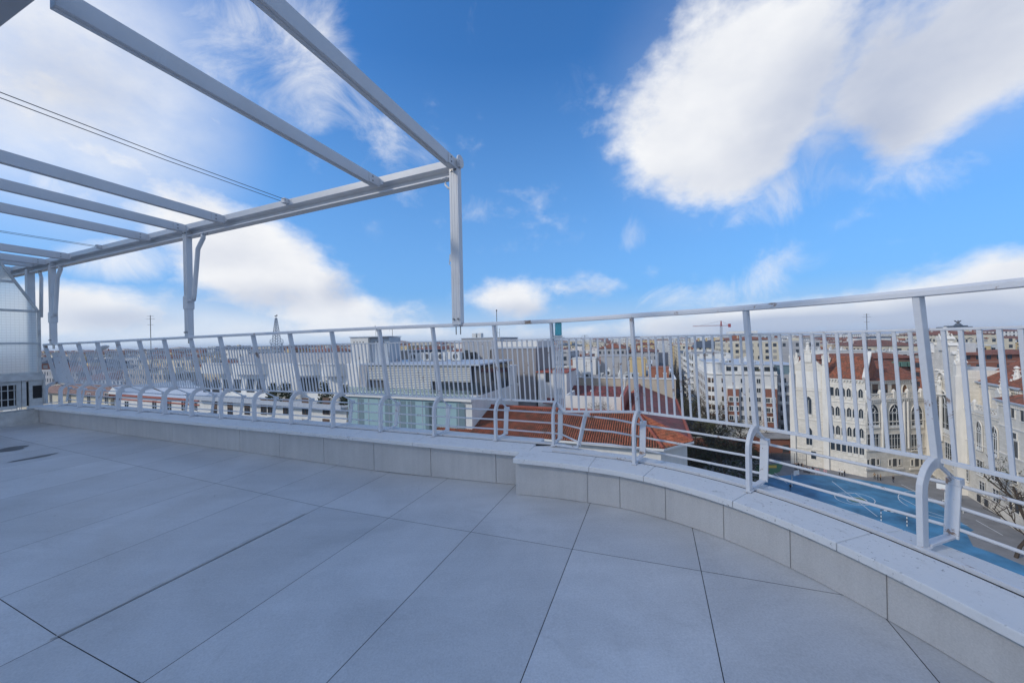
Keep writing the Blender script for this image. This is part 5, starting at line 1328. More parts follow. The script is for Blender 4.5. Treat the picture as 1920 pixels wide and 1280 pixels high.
# carved niche with standing figure over the window
b = MB(); b.lathe([(.42, 20.3), (.52, 21.0), (.40, 22.2), (.46, 22.9), (.25, 23.3), (.13, 23.4), (.24, 23.7), (.22, 24.0), (.05, 24.15)], (tc, -1.0, 0), 10)
b.tube([(tc - .35, -1.1, 22.9), (tc - .55, -1.35, 22.2), (tc - .2, -1.5, 21.9)], .13, 6); b.tube([(tc + .35, -1.1, 22.9), (tc + .6, -1.3, 22.3), (tc + .5, -1.5, 22.9)], .13, 6); F.add(b, 'carved_figure', TR)
b = MB()
for k in range(13):
    a = math.pi * k / 12; b.lathe([(.12, 0), (.34, .12), (.30, .34), (.05, .5)], (tc + 1.9 * math.cos(a), -.75, 22.6 + 2.2 * math.sin(a)), 6)
F.add(b, 'carved_tracery', TR); b = MB()
for k in range(7): b.lathe([(.1, 0), (.28, .1), (.05, .4)], (tc - 2.4 + .8 * k, -.7, 25.2), 6)
F.add(b, 'carved_tracery', TR)
for z in (5.2, 10.8, 20.0): course(F, t0_ + .7, t1_ - .7, z, -.6, .3)
for sx in (t0_ + 1.5, t1_ - 1.5):
    b = MB(); b.box(sx - .5, sx + .5, -.68, -.6, 11.5, 19.4); F.add(b, 'panel', TR)
# wall right of the tower with balcony, door and lancets
w = MB(); w.box(t1_, xw1, .1, 14, 0, 18.4); F.add(w, 'wall', ST); w = MB(); w.box(t1_, xw1, 2.3, 14, 18.4, F.H); F.add(w, 'upper_wall', ST)
corbels(F, t1_ + .2, xw1, F.H - .36, 2.3); gable_roof(F, t1_ - 2, xw1 + .4, 2.1, 15, F.H, 4.6, M['tile_orange'], over=.4)
z_ = MB(); z_.box(t1_, xw1, 1.6, 1.9, F.H - .05, F.H + .25); F.add(z_, 'gutter', M['zinc'])
balustrade(F, t1_ + .3, xw1 - .2, .0, 18.4); corbels(F, t1_ + .2, xw1, 18.0, .1)
lx, zb_ = F.L(1852, 764, 2.3); F.win('dooarch', 1.5, 3.6, lx, zb_, y=2.3)
for px, py in ((1837, 843), (1866, 856)): lx, zb_ = F.L(px, py); F.win('bigarch', 1.7, 5.6, lx, zb_)
for px, py in ((1838, 890), (1865, 902)): lx, zb_ = F.L(px, py); F.win('sash', 1.8, 2.9, lx, zb_)
for px, py in ((1842, 925), (1868, 941), (1802, 893), (1812, 900)): lx, zb_ = F.L(px, py); F.win('sash', 1.6, 2.4, lx, zb_)
for px, py in ((1751, 905), (1763, 912), (1778, 915), (1793, 922), (1750, 868), (1790, 880)): lx, zb_ = F.L(px, py, -.6); F.win('sash', 1.2, 1.9, lx, zb_, y=-.62)
for px, py in ((1756, 930), (1768, 938), (1836, 965), (1850, 975)): lx, zb_ = F.L(px, py); F.win('dark', 1.0, 1.4, lx, max(.3, zb_))
lx, _ = F.L(1880, 850); b = MB(); b.tube([(lx, -.1, .2), (lx, -.1, 18)], .1, 8); F.add(b, 'downpipe', M['zinc'])
for z in (6.0, 11.6): course(F, t1_ + .7, xw1, z, .1)
# far end block
w = MB(); w.box(xw1, F.W, -.7, 13, 0, 21.6); F.add(w, 'wall', ST); corbels(F, xw1, F.W, 21.3, -.7)
z_ = MB(); z_.box(xw1 - .2, F.W, -1.3, -.4, 21.66, 21.9); F.add(z_, 'gutter', M['zinc'])
hip_roof(F, xw1, F.W, -.7, 13, 21.9, 3.6, M['tile_orange'], .5)
for px, py, w_, h_ in ((1900, 783, .9, 2.1), (1918, 790, .9, 2.1), (1906, 858, 1.1, 2.8), (1902, 822, 1.3, 1.0), (1904, 905, 1.1, 2.0), (1896, 955, .8, 1.4), (1908, 962, 1.2, 1.8), (1926, 875, 1.1, 2.6), (1930, 920, 1.1, 2.0)):
    lx, zb_ = F.L(px, py, -.7); F.win('trefoil', w_, h_, lx, zb_, y=-.7)
for z in (7.2, 12.2, 17.2): course(F, xw1, F.W, z, -.7, .25)
pinnacle(F, F.L(1880, 720, 1)[0], 1.0, F.H - 3.2, 5.0, 1.3); pinnacle(F, F.L(1907, 700, 4)[0], 4.0, F.H - 2.4, 6.2, 1.5)
# long orange-roofed blocks behind the school
F = Front(1535, 672, 1728, 122, ang=R_(-2)); F.thing('orange_roof_building', 'long brick flats with low orange roof strip behind the school centre', 'building')
w = MB(); w.box(0, F.W, 0, 12, 0, F.H - .3); F.add(w, 'wall', WM['brick']); hip_roof(F, 0, F.W, 0, 12, F.H - .3, 1.6, M['tile_orange'], .6)
for k in range(4): b = MB(); xx = 24 + k * 2.4; b.box(xx, xx + 1.9, -.9, 0, F.H - 3.2, F.H - 1.5); F.add(b, 'green_awning', mat('green_awning', (.12, .24, .20), .8))
F = Front(1786, 664, 1990, 108, ang=R_(-4)); F.thing('orange_roof_building', 'brick flats with orange eaves behind the ornate gable at right', 'building')
w = MB(); w.box(0, F.W, 0, 12, 0, F.H - .3); F.add(w, 'wall', WM['brick']); hip_roof(F, 0, F.W, 0, 12, F.H - .3, 1.2, M['tile_orange'], .7)
w = MB(); w.box(1, 10, 3, 9, F.H, F.H + 3.2); F.add(w, 'roof_hut', PL['white'])
for args in ((1548, 658, 1626, 140, 'white', 'white roof-level block with terrace behind the school left wing'), (1640, 660, 1722, 145, 'white', 'white terraced block above the orange roof strip'), (1796, 648, 1872, 150, 'white', 'wide white wall above the orange eaves at right'), (1560, 645, 1690, 190, 'beige', 'broad sand coloured flats with satellite dishes behind the white terraces')):
    F = Front(args[0], args[1], args[2], args[3], ang=R_(-3)); F.thing('white_building' if args[4] == 'white' else 'beige_building', args[5], 'building')
    flat_roof(F, 12, wall=WM[args[4]] if args[4] != 'white' else PL['white'])
    for k in range(3): ac_unit(F, 2 + k * F.W / 4, 2.5, F.H - .9, 1.4, 1.3, .8)
    for k in range(3): chimney(F, 3 + k * F.W / 3.5, 7, F.H - .5, 1.3, .7)
    dish(F, F.W * .3, 1.2, F.H + .1, .6, R_(60), R_(190)); antenna(F, F.W * .6, 5, F.H - .6, 4)
    if args[4] == 'white':
        for k in range(5): F.win('dark', 1.5, 1.8, 2 + k * (F.W - 4) / 4, F.H - 2.9)
# slate-roofed long block beyond the round corner
F = Front(1300, 652, 1402, YV(1300, 265)); F.thing('slate_roof_building', 'long block under a dark blue slate mansard roof below the crane', 'building')
w = MB(); w.box(0, F.W, 0, 16, 0, F.H); F.add(w, 'wall', WM['cream']); hip_roof(F, 0, F.W, 0, 16, F.H, 4.6, M['slate'], .4, run=3.5)
for k in range(6): chimney(F, 4 + k * F.W / 6.5, 8, F.H + 4, 2.0, 1.0, PL['ochre'])
F = Front(1352, 629, 1452, YV(1352, 330)); F.thing('tall_office_building', 'blue grey office block with ribbon windows rising over the slate roof', 'building')
flat_roof(F, 18, wall=WM['blueish']); b = MB(); b.box(6, F.W - 10, 4, 14, F.H - .5, F.H + 3.2); F.add(b, 'roof_hut', PL['white'])

# ------------------------------------------------------------------ ordinary roofs between and beyond
rf = random.Random(21); ROWS = [76, 97, 120, 146, 176, 212, 256, 310, 375, 450]; FILL = []
ZN = [(-9e9, 330, 'far left behind the cream house'), (330, 520, 'behind the curved penthouse'), (520, 700, 'left of the white lift tower'), (700, 930, 'behind the glass attic'), (930, 1130, 'beyond the grey party wall'),
      (1130, 1245, 'left of the street gap'), (1245, 1330, 'at the far end of the street'), (1330, 1500, 'behind the round corner block'), (1500, 1740, 'above the school roofs'), (1740, 9e9, 'right of the ornate gable')]
def filler(u, v, wd_, dp, h, far):
    c = UV(u, v, 0); px = 960 + FPX * c.x / max(c.y, 1)
    wc = rf.choices(['white', 'cream', 'grey', 'beige', 'brick', 'ochre', 'blueish'], [3.2, 4, 3, 3.4, 3.2, 1.2, 1.2])[0]
    rt_ = rf.choices(['flat', 'tile', 'slate', 'red'], [4.5, 3.4, .8, 1.6])[0]
    zn = next(z for a, b, z in ZN if a <= px < b)
    size = ('tall ' if h > 30 else 'low ' if h < 23.5 else '') + ('broad' if wd_ > 19 else 'narrow' if wd_ < 14 else 'mid-sized')
    rn = {'flat': 'flat roof', 'tile': 'clay tiled roof', 'slate': 'slate roof', 'red': 'red painted flat roof'}[rt_]
    lab = f"{size} {'blue grey' if wc == 'blueish' else wc} block with {rn}, {zn}"
    F = Front(0, 0, 0, 0, P0=UV(u, v, 0), P1=UV(u + wd_, v, 0), top=h); F.thing('apartment_building', lab, 'building', 'ordinary city blocks ' + zn)
    if rt_ in ('flat', 'red'):
        flat_roof(F, dp, wall=WM[wc], roof=M['gravel_roof'] if rt_ == 'flat' else M['redroof'], ph=.9, lip=not far)
        zr = h - .9
    else:
        w = MB(); w.box(0, wd_, 0, dp, 0, h); F.add(w, 'wall', WM[wc]); hh = rf.uniform(1.6, 3.0)
        hip_roof(F, 0, wd_, 0, dp, h, hh, {'tile': rf.choice([M['tile_roof'], M['tile_dark'], M['tile_orange']]), 'slate': M['slate']}[rt_], .5); zr = h + hh * .4
    for k in range(rf.randint(0, 2)):
        b = MB(); x, y = rf.uniform(1, wd_ - 5), rf.uniform(2, max(2.5, dp - 6)); b.box(x, x + rf.uniform(2.5, 4), y, y + rf.uniform(2.5, 4), zr - .5, zr + rf.uniform(1.8, 3.2)); F.add(b, 'roof_hut', PL[rf.choice(['white', 'cream', 'brick', 'grey', 'ochre'])])
    for k in range(rf.randint(1, 4)): chimney(F, rf.uniform(1, wd_ - 1), rf.uniform(1, dp - 1), zr, rf.uniform(.9, 2.2), rf.uniform(.5, .9), PL[rf.choice(['white', 'cream', 'brick'])])
    if not far:
        for k in range(rf.randint(0, 3)): ac_unit(F, rf.uniform(1, wd_ - 2.5), rf.uniform(1, dp - 2), zr, rf.uniform(.9, 1.6), rf.uniform(.9, 1.4), .7)
        if rf.random() < .5: antenna(F, rf.uniform(1, wd_ - 1), rf.uniform(1, dp - 1), zr, rf.uniform(2.5, 4.5), .04)
        if rf.random() < .4: dish(F, rf.uniform(1, wd_ - 1), rf.uniform(1, 3), zr + .6, .5, R_(60), R_(rf.uniform(150, 220)))
    FILL.append(F.root)
for i, v in enumerate(ROWS):
    dp = (ROWS[i + 1] - v if i < 9 else 70) - (3 if i % 3 else 9); u = -4.6 * v
    while u < 2.2 * v:
        wd_ = rf.uniform(11, 22) * (1 + v / 700); c = UV(u, v, 0); c2 = UV(u + wd_, v, 0)
        ok = c.y > 30 and -1.62 < c.x / c.y and c2.y > 20 and c2.x / c2.y < 1.62
        if u + wd_ > 2.8 and u < 17.2:                                     # keep the street open
            if u < 2.8 and 2.8 - u > 8: wd_ = 2.8 - u
            else: u = 17.4; continue
        if u >= 17 and v < 200 and u < 60 and v < 185: ok = False           # blocks built by hand
        if c.x > 40 and c.y < 128 or c2.x > 40 and c2.y < 128: ok = False
        if u > 15 and v < 240 and u < 34: ok = False
        if u > -30 and u < 3.4 and v < 95: ok = False
        base = 24.5 if u < 3 else 24.0
        if ok: filler(u, v, wd_ - .4, min(dp, 26 + v * .05), base + rf.gauss(1.5, 2.6) + (1.6 if v > 200 else 0) - (1.5 if v < 80 else 0), v > 250)
        u += wd_ + (9 if rf.random() < .12 else 0)
# keep only the blocks that can be seen
bpy.context.view_layer.update(); dg = bpy.context.evaluated_depsgraph_get()
def kids(o): return [o] + [d for c in o.children for d in kids(c)]
def seen(root):
    ks = kids(root); names = {k.name for k in ks}
    pts = []
    for k in ks:
        if k.type != 'MESH' or k.name.split('.')[0] not in ('wall', 'roof', 'roof_hut'): continue
        mw = k.matrix_world; bb = [mw @ Vector(c) for c in k.bound_box]
        lo, hi = bb[0], bb[6]
        for a in (.15, .5, .85):
            for zz in (.99, .9, .78):
                p = bb[0].lerp(bb[4], a) if False else (mw @ Vector((k.bound_box[0][0] + (k.bound_box[6][0] - k.bound_box[0][0]) * a, k.bound_box[0][1], k.bound_box[0][2] + (k.bound_box[6][2] - k.bound_box[0][2]) * zz)))
                pts.append(p)
    hits = 0
    for p in pts:
        d = (p - EYE); L = d.length; d.normalize()
        if d.y <= 0: continue
        o = EYE + d * (9 / max(d.y, .2))
        ok, loc, n, i, ob, m = SC.ray_cast(dg, o, d, distance=L + 60)
        if ok and ob.name in names:
            hits += 1
            if hits > 1: break
    return hits
n0 = len(FILL); keep = []
for r in FILL:
    if seen(r) >= 2: keep.append(r)
    else:
        for k in reversed(kids(r)): bpy.data.objects.remove(k)
print('fillers', n0, 'kept', len(keep))
# the city to the horizon, one mass
b = MB(); rf2 = random.Random(4)
mats_far = [WM['white'], WM['cream'], WM['beige'], WM['brick'], M['tile_dark'], M['slate'], WM['grey']]
for v in [520, 600, 690, 800, 930, 1080, 1260, 1480, 1750, 2100, 2600, 3300, 4300]:
    u = -4.4 * v
    while u < 2.1 * v:
        wd_ = rf2.uniform(16, 44) * (1 + v / 1500); c = UV(u + wd_ / 2, v, 0)
        if c.y > 60 and abs(c.x / c.y) < 1.6 and not (-2 < u + wd_ and u < 19 and v < 900):
            h = 24 + rf2.gauss(3.0, 3.2) + v * .0012; mi = rf2.choices(range(4), [5, 3, 2, 2])[0]; dp = rf2.uniform(14, 40)
            p = [UV(u, v, 0), UV(u + wd_, v, 0), UV(u + wd_, v + dp, 0), UV(u, v + dp, 0)]; b.prism([(q.x, q.y) for q in p], 0, h, mi)
            if rf2.random() < .45:
                cc = sum(p, Vector()) / 4; V = [q + Vector((0, 0, h + .01)) for q in p] + [cc + Vector((0, 0, h + 2.6))]
                b.poly(V, [(0, 1, 4), (1, 2, 4), (2, 3, 4), (3, 0, 4)], rf2.choice([4, 4, 5]))
            elif rf2.random() < .6:
                q = UV(u + wd_ * rf2.uniform(.1, .6), v + 3, 0); s_ = rf2.uniform(3, 8); b.prism([(q.x, q.y), (q.x + s_, q.y), (q.x + s_, q.y + s_), (q.x, q.y + s_)], h - .5, h + rf2.uniform(2, 4), rf2.choice([0, 1, 6]))
        u += wd_ + rf2.uniform(0, 6)
tag(kind(b.build('distant_city', mats_far), 'stuff'), 'distant city roofs reaching to the horizon', 'city')
# ------------------------------------------------------------------ landmarks on the skyline
def lattice(b, base, top, w0, w1, n, r):
    base, top = Vector(base), Vector(top); C = [(-1, -1), (1, -1), (1, 1), (-1, 1)]; lv = []
    for i in range(n + 1):
        t = i / n; w = w0 + (w1 - w0) * t; c = base.lerp(top, t); lv.append([c + Vector((a * w / 2, q * w / 2, 0)) for a, q in C])
    for i in range(n):
        for k in range(4):
            b.bar(lv[i][k], lv[i + 1][k], r, r, up=(0, 1, .01)); b.bar(lv[i][k], lv[i + 1][(k + 1) % 4], r * .7, r * .7, up=(0, 1, .01)); b.bar(lv[i][k], lv[i][(k + 1) % 4], r * .7, r * .7, up=(0, 0, 1))
p0 = at_y(519, 664, 250); p1 = at_y(517, 596, 250)
sp = thing('spire_tower', 'pale blue openwork steel spire with two curved finials on the skyline', 'tower', (p0.x, p0.y, 0))
b = MB(); lattice(b, (0, 0, p0.z), (0, 0, p1.z), 5.4, .8, 14, .26); b.build('lattice_spire', mat('pale_blue_steel', (.24, .29, .36), .5), sp)
b = MB(); b.box(-7, 7, -6, 8, 0, p0.z); b.build('base_block', WM['white'], sp)
b = MB(); b.tube([(0, 0, p1.z), (0, 0, p1.z + 1.2)], .15, 6); b.bar((-.9, 0, p1.z + 1.3), (.9, 0, p1.z + 1.6), .35, .5); b.lathe([(.3, 0), (.5, .4), (.1, .8)], (.6, 0, p1.z + 1.5), 6); b.build('weather_vane', M['darkmetal'], sp)
for s in (-1, 1):
    b = MB(); zb_ = at_y(519, 660, 250).z; b.tube([(s * 3.6, 0, zb_), (s * 3.8, 0, zb_ + 5), (s * 4.6, 0, zb_ + 7), (s * 4.4, 0, zb_ + 8.6), (s * 3.4, 0, zb_ + 9.2)], .35, 6, r2=.18); b.build('finial', M['zinc'], sp)
pc = at_y(1352, 603, 420); cb = at_y(1352, 640, 420)
cr = thing('tower_crane', 'red and white tower crane standing over the distant roofs', 'crane', (pc.x, pc.y, 0))
b = MB(); zj = at_y(1352, 611, 420).z; lattice(b, (0, 0, 0), (0, 0, zj), 1.7, 1.7, 22, .22); b.build('mast', mat('crane_grey', (.40, .42, .46), .6), cr)
b = MB(); lattice(b, (0, 0, zj), (0, 0, pc.z + 1), 1.4, .5, 3, .25); b.build('cat_head', mat('crane_red', (.40, .07, .06), .6), cr)
xl = at_y(1299, 612, 420).x - pc.x; xr = at_y(1370, 610, 420).x - pc.x
b = MB()
for z in (0, 1.2): b.bar((xl, 0, zj + z * .6), (0, 0, zj + z), .25, .25)
n = 20
for i in range(n): a, c = xl * i / n, xl * (i + 1) / n; b.bar((a, 0, zj + 1.2 * (i % 2)), (c, 0, zj + 1.2 * ((i + 1) % 2)), .16, .16)
b.build('jib', mat('crane_jib', (.46, .20, .18), .6), cr)
b = MB(); b.bar((0, 0, zj + .4), (xr, 0, zj + .4), .8, .5); b.box(xr - 2.6, xr - .2, -.8, .8, zj - 1.6, zj + 2.4); b.build('counter_jib', bpy.data.materials['crane_red'], cr)
b = MB(); b.tube([(xl * .75, 0, zj + 1), (0, 0, pc.z + 1), (xr * .8, 0, zj + .8)], .08, 4); b.build('tie_bar', M['darkmetal'], cr)
# domed corner building with a winged statue
D_ = 520; pa = at_y(1803, 612, D_); st = thing('statue_building', 'grand columned building crowned by a dark winged statue on the skyline', 'building', (pa.x, pa.y, 0)); sc_ = D_ / FPX
b = MB(); b.box(-17 * sc_, 17 * sc_, 0, 20, 0, pa.z - 2); b.build('wall', WM['blueish'], st)
for k in range(9): b = MB(); x = (-15 + 30 * k / 8) * sc_; b.tube([(x, -1.2, pa.z - 24), (x, -1.2, pa.z - 4)], .9, 8); b.build('column', PL['white'], st)
b = MB(); b.box(-17.5 * sc_, 17.5 * sc_, -2, 20, pa.z - 1.9, pa.z); b.box(-12 * sc_, 12 * sc_, 0, 14, pa.z, pa.z + 1.6); b.lathe([(5, 0), (3.4, 1.5), (2.6, 3)], (0, 4, pa.z + 1.6), 12); b.build('crown', M['slate'], st)
b = MB(); z = pa.z + 4.4; b.lathe([(1.3, 0), (1.5, 1.2), (1.0, 2.8), (.9, 3.6), (.4, 4.1), (.55, 4.5), (.1, 5.1)], (0, 4, z), 8)
for s in (-1, 1): b.poly([(s * .6, 4, z + 2.4), (s * 3.4, 4.2, z + 4.6), (s * 5.6, 4.4, z + 4.8), (s * 4.2, 4.2, z + 3.0), (s * 1.2, 4, z + 1.4), (s * .6, 4.5, z + 2.4), (s * 3.4, 4.7, z + 4.6), (s * 5.6, 4.8, z + 4.8), (s * 4.2, 4.7, z + 3.0), (s * 1.2, 4.5, z + 1.4)], [(0, 1, 2, 3, 4), (9, 8, 7, 6, 5), (0, 5, 6, 1), (1, 6, 7, 2), (2, 7, 8, 3), (3, 8, 9, 4)])
b.build('winged_statue', M['darkmetal'], st)
def mast(px, ytop, ybot, Y, label):
    p, q = at_y(px, ybot, Y), at_y(px, ytop, Y); b = MB(); h = q.z - p.z; b.tube([(0, 0, p.z - 14), (0, 0, q.z)], .05 + Y * .0004, 6)
    for f, w_ in ((.97, .9), (.88, 1.3), (.70, .8)):
        w_ *= Y / 120; zz = p.z + h * f; b.bar((-w_, 0, zz), (w_, 0, zz), .04 + Y * .0003, .04 + Y * .0003)
        for k in range(5): x = -w_ + 2 * w_ * k / 4; b.bar((x, -.3, zz), (x, .3, zz), .03 + Y * .0002, .03 + Y * .0002)
    o = b.build('antenna_mast', M['darkmetal'], None, (p.x, p.y, 0)); tag(o, label, 'antenna')
mast(283, 591, 650, 130, 'tall thin aerial mast rising left of the steel spire'); mast(1626, 588, 640, 160, 'thin aerial with cross arms above the school roofs'); mast(959, 640, 664, 90, 'short aerial over the grey party wall'); mast(1097, 628, 650, 170, 'small aerial near the middle of the skyline')

# ------------------------------------------------------------------ trees and planting
def tree_meshes(seed, h, leaf=0.0, spread=.36, n1=6, lm=None, twig_n=5):
    r = random.Random(seed); t = MB(); tw = MB()
    def branch(p, d, L, rad, lvl):
        k = 4 if lvl < 2 else 3; P = [p]
        for i in range(k):
            d = (d + Vector((r.uniform(-.25, .25), r.uniform(-.25, .25), r.uniform(-.05, .22)))).normalized(); P.append(P[-1] + d * (L / k))
        if lvl < 3: t.tube(P, rad, 6 if lvl == 0 else 4, 0, rad * .55)
        else:
            for a, c in zip(P, P[1:]): s_ = d.cross(Vector((0, 0, 1))); s_ = s_.normalized() * rad if s_.length > 1e-4 else Vector((rad, 0, 0)); tw.face([a - s_, a + s_, c])
        if lvl < 4:
            for i in range((n1, 5, 5, twig_n)[lvl]):
                f = r.uniform(.35, 1.0) if lvl else r.uniform(.42, 1.0); j = min(k - 1, int(f * k)); q = P[j].lerp(P[j + 1], f * k - j)
                a = r.uniform(0, 6.28); o = Vector((math.cos(a), math.sin(a), r.uniform(-.1, .7))); branch(q, (d * .45 + o * .8).normalized(), L * r.uniform(.45, .68), max(.008, rad * .5), lvl + 1)
        elif leaf and r.random() < leaf:
            for q in range(3):
                c = P[-1] + Vector((r.uniform(-.3, .3), r.uniform(-.3, .3), r.uniform(-.3, .3))); s_ = r.uniform(.10, .22); x = Vector((r.uniform(-1, 1), r.uniform(-1, 1), r.uniform(-1, 1))).normalized(); y = x.orthogonal().normalized()
                tw.face([c - x * s_, c + y * s_ * .6, c + x * s_, c - y * s_ * .6], 1)
    branch(Vector((0, 0, 0)), Vector((0, 0, 1)), h * .62, h * .020, 0)
    return t, tw
TREES = []
for s_, h, lf in ((1, 11, .25), (2, 13, 0.12), (3, 9.5, .5), (4, 12, .0)):
    t, tw = tree_meshes(s_, h, lf); a = t.build('trunk', M['bark']); c = tw.build('crown', [M['twig'], M['leaf2']]); TREES.append((a.data, c.data)); bpy.data.objects.remove(a); bpy.data.objects.remove(c)
rtree = random.Random(9)
def place_tree(x, y, i, s_, label, grp, name='bare_tree'):
    r = thing(name, label, 'tree', (x, y, 0), rtree.uniform(0, 6.28), grp); r.scale = (s_, s_, s_)
    link('trunk', TREES[i][0], r); link('crown', TREES[i][1], r); return r
for k in range(11):
    v = 92 + k * 16
    for u in (5.6, 15.2):
        p = UV(u + rtree.uniform(-.5, .5), v + rtree.uniform(-3, 3), 0); place_tree(p.x, p.y, rtree.randrange(4), rtree.uniform(1.0, 1.35), 'bare street tree in the dark avenue left of the round corner block', 'trees along the avenue')
for px, py, i, s_ in ((1275, 850, 2, .9), (1302, 842, 0, .95), (1330, 858, 2, .8), (1352, 845, 3, 1.0), (1378, 862, 2, .75), (1392, 842, 0, .9), (1300, 875, 2, .7), (1320, 828, 1, .9), (1415, 838, 3, .8), (1290, 895, 2, .7), (1265, 875, 0, .8), (1310, 905, 2, .7), ):
    x, y = gp(px, py); place_tree(x, y, i, s_, 'leafless tree in the dark school garden before the round corner block', 'trees in the school garden')
for px, py, i, s_, lb in ((1345, 826, 1, 1.15, 'tall bare tree in front of the brick bays'), (1440, 822, 3, .9, 'bare tree beside the low brick outbuilding'), (1905, 1045, 3, .95, 'bare twiggy tree at the right edge by the blue court'), (1935, 1010, 1, 1.0, 'bare tree near the school wall beyond the right edge')):
    x, y = gp(px, py); place_tree(x, y, i, s_, lb, None)
# low scrub of the garden
rs_ = random.Random(12); b = MB()
for k in range(5200):
    yy = rs_.uniform(66, 122); p = Vector((yy * rs_.uniform(.452, .685), yy, 0)); hh = rs_.uniform(.2, 2.2) * (1 if rs_.random() < .6 else .4); s_ = rs_.uniform(.15, .45)
    a = rs_.uniform(0, 6.28); d = Vector((math.cos(a), math.sin(a), rs_.uniform(-.4, .4))) * s_; e = Vector((-math.sin(a), math.cos(a), rs_.uniform(.2, .9))) * s_ * .7; c = Vector((p.x, p.y, hh)); b.face([c - d, c + e, c + d, c - e], rs_.choice([0, 0, 1, 2]))
tag(kind(b.build('garden_scrub', [M['leaf'], M['twig'], M['leaf2']]), 'stuff'), 'dark scrub and fallen leaves covering the school garden', 'undergrowth')
def shrub(p, w_, d_, h, n, label, m, name='shrub', seed=1, twiggy=False):
    r = random.Random(seed); o = thing(name, label, 'plant', p); b = MB(); s = MB()
    for k in range(7):
        a = r.uniform(0, 6.28); q = Vector((math.cos(a) * w_ * .4 * r.random(), math.sin(a) * d_ * .4, h * r.uniform(.6, 1))); s.tube([(0, 0, 0), q * .5 + Vector((0, 0, .1)), q], .03, 4, 0, .01)
    for k in range(n):
        a, f = r.uniform(0, 6.28), r.random() ** .5; z = r.random(); sh = (1 - .55 * z) * (1 + .3 * math.sin(3 * a + 5 * z)); c = Vector((math.cos(a) * f * w_ / 2 * sh, math.sin(a) * f * d_ / 2 * sh, z * h * r.uniform(.8, 1.08)))
        x = Vector((r.uniform(-1, 1), r.uniform(-1, 1), r.uniform(-1, 1))).normalized(); y = x.orthogonal().normalized(); l = r.uniform(.07, .16)
        if twiggy: b.face([c - x * l * 2.2, c + x * l * 2.2, c + x * l * 2.1 + y * .03])
        else: b.face([c - x * l, c + y * l * .6, c + x * l, c - y * l * .6])
    s.build('stem', M['bark'], o); b.build('foliage', m, o)
for i, (px, w_, h, lb) in enumerate(((515, 2.6, 2.6, 'dark green shrub on the penthouse terrace left of the curved bay'), (538, 3.0, 2.8, 'broad dark hedge bush on the penthouse terrace by the windows'), (612, 2.4, 3.0, 'tall pointed shrub at the right end of the penthouse terrace'), (650, 2.0, 2.6, 'dark bush on the terrace corner beside the louvred block'))):
    lx, _ = FP.L(px, 735, 1.6); p = FP.P0 + FP.e * lx + FP.n * 1.4 + Vector((0, 0, FP.H - .35)); shrub(p, w_, 1.4, h, 900, lb, M['leaf'], seed=i + 3)
p = UV(-6.2, 43.5, ZE + .6); shrub(p, 4.6, 2.2, 2.0, 700, 'dry brown climber spilling over the near tiled roof', M['twig'], 'dry_climber', 9, True)
for i, (px, lb) in enumerate(((1422, 'green bush on the upper terrace of the round corner block'), (1445, 'pale green bush at the right end of that upper terrace'))):
    lx, _ = rb.L(px, 700, 1); shrub(rb.P0 + rb.e * lx + rb.n * .9 + Vector((0, 0, rb.H + .3)), 2.4, 1.4, 1.7, 500, lb, M['leaf2'], seed=20 + i)

# ------------------------------------------------------------------ the yard: people, hoops, goal, fence, cars
def person_mesh(pose, top, bottom, seed):
    r = random.Random(seed); me = bpy.data.meshes.new('person'); a = pose
    V = [(0, 0, .92), (0, 0, 1.12), (0, 0, 1.36), (0, 0, 1.47), (0, .01, 1.58), (0, 0, 1.70), (.09, 0, .86), (.10, .03 * a, .48), (.10, -.04 * a, .07), (.10, .09 - .04 * a, .03), (-.09, 0, .86), (-.10, -.05 * a, .48), (-.10, .05 * a, .07), (-.10, .14 + .04 * a, .03),
         (.18, 0, 1.36), (.24, .02, 1.12), (.25, .10 + .1 * a, .92), (-.18, 0, 1.36), (-.24, .02, 1.12), (-.23, .14 - .06 * a, .94)]
    E = [(0, 1), (1, 2), (2, 3), (3, 4), (4, 5), (0, 6), (6, 7), (7, 8), (8, 9), (0, 10), (10, 11), (11, 12), (12, 13), (2, 14), (14, 15), (15, 16), (2, 17), (17, 18), (18, 19)]
    Rd = [.14, .13, .15, .06, .10, .085, .085, .065, .05, .045, .085, .065, .05, .045, .07, .05, .04, .07, .05, .04]
    me.from_pydata(V, E, []); o = bpy.data.objects.new('person', me); SC.collection.objects.link(o)
    o.modifiers.new('skin', 'SKIN'); sd = o.modifiers.new('sub', 'SUBSURF'); sd.levels = 1; sd.render_levels = 1
    if not me.skin_vertices: 
        bpy.context.view_layer.objects.active = o
    sv = me.skin_vertices[0].data if me.skin_vertices else None
    if sv:
        for q, rr in zip(sv, Rd): q.radius = (rr, rr * .85)
        sv[0].use_root = True
    bpy.context.view_layer.update(); ev = o.evaluated_get(bpy.context.evaluated_depsgraph_get()); out = bpy.data.meshes.new_from_object(ev)
    bpy.data.objects.remove(o); out.materials.clear()
    for m in (bottom, top, M['skin'], M['hair']): out.materials.append(m)
    for p in out.polygons:
        z = p.center.z; p.material_index = 3 if z > 1.62 or (z > 1.52 and p.center.y < -.02) else 2 if z > 1.44 or (z < 1.0 and abs(p.center.x) > .2 and z > .85) else 1 if z > .93 else 0; p.use_smooth = True
    return out
M['skin'] = mat('skin', (.46, .28, .20), .6); M['hair'] = mat('dark_hair', (.03, .02, .015), .6)
CL = [mat('navy_cloth', (.03, .035, .06), .9), mat('black_cloth', (.015, .015, .018), .9), mat('white_cloth', (.6, .6, .6), .9), mat('pink_cloth', (.5, .26, .28), .9), mat('tan_cloth', (.32, .22, .13), .9)]
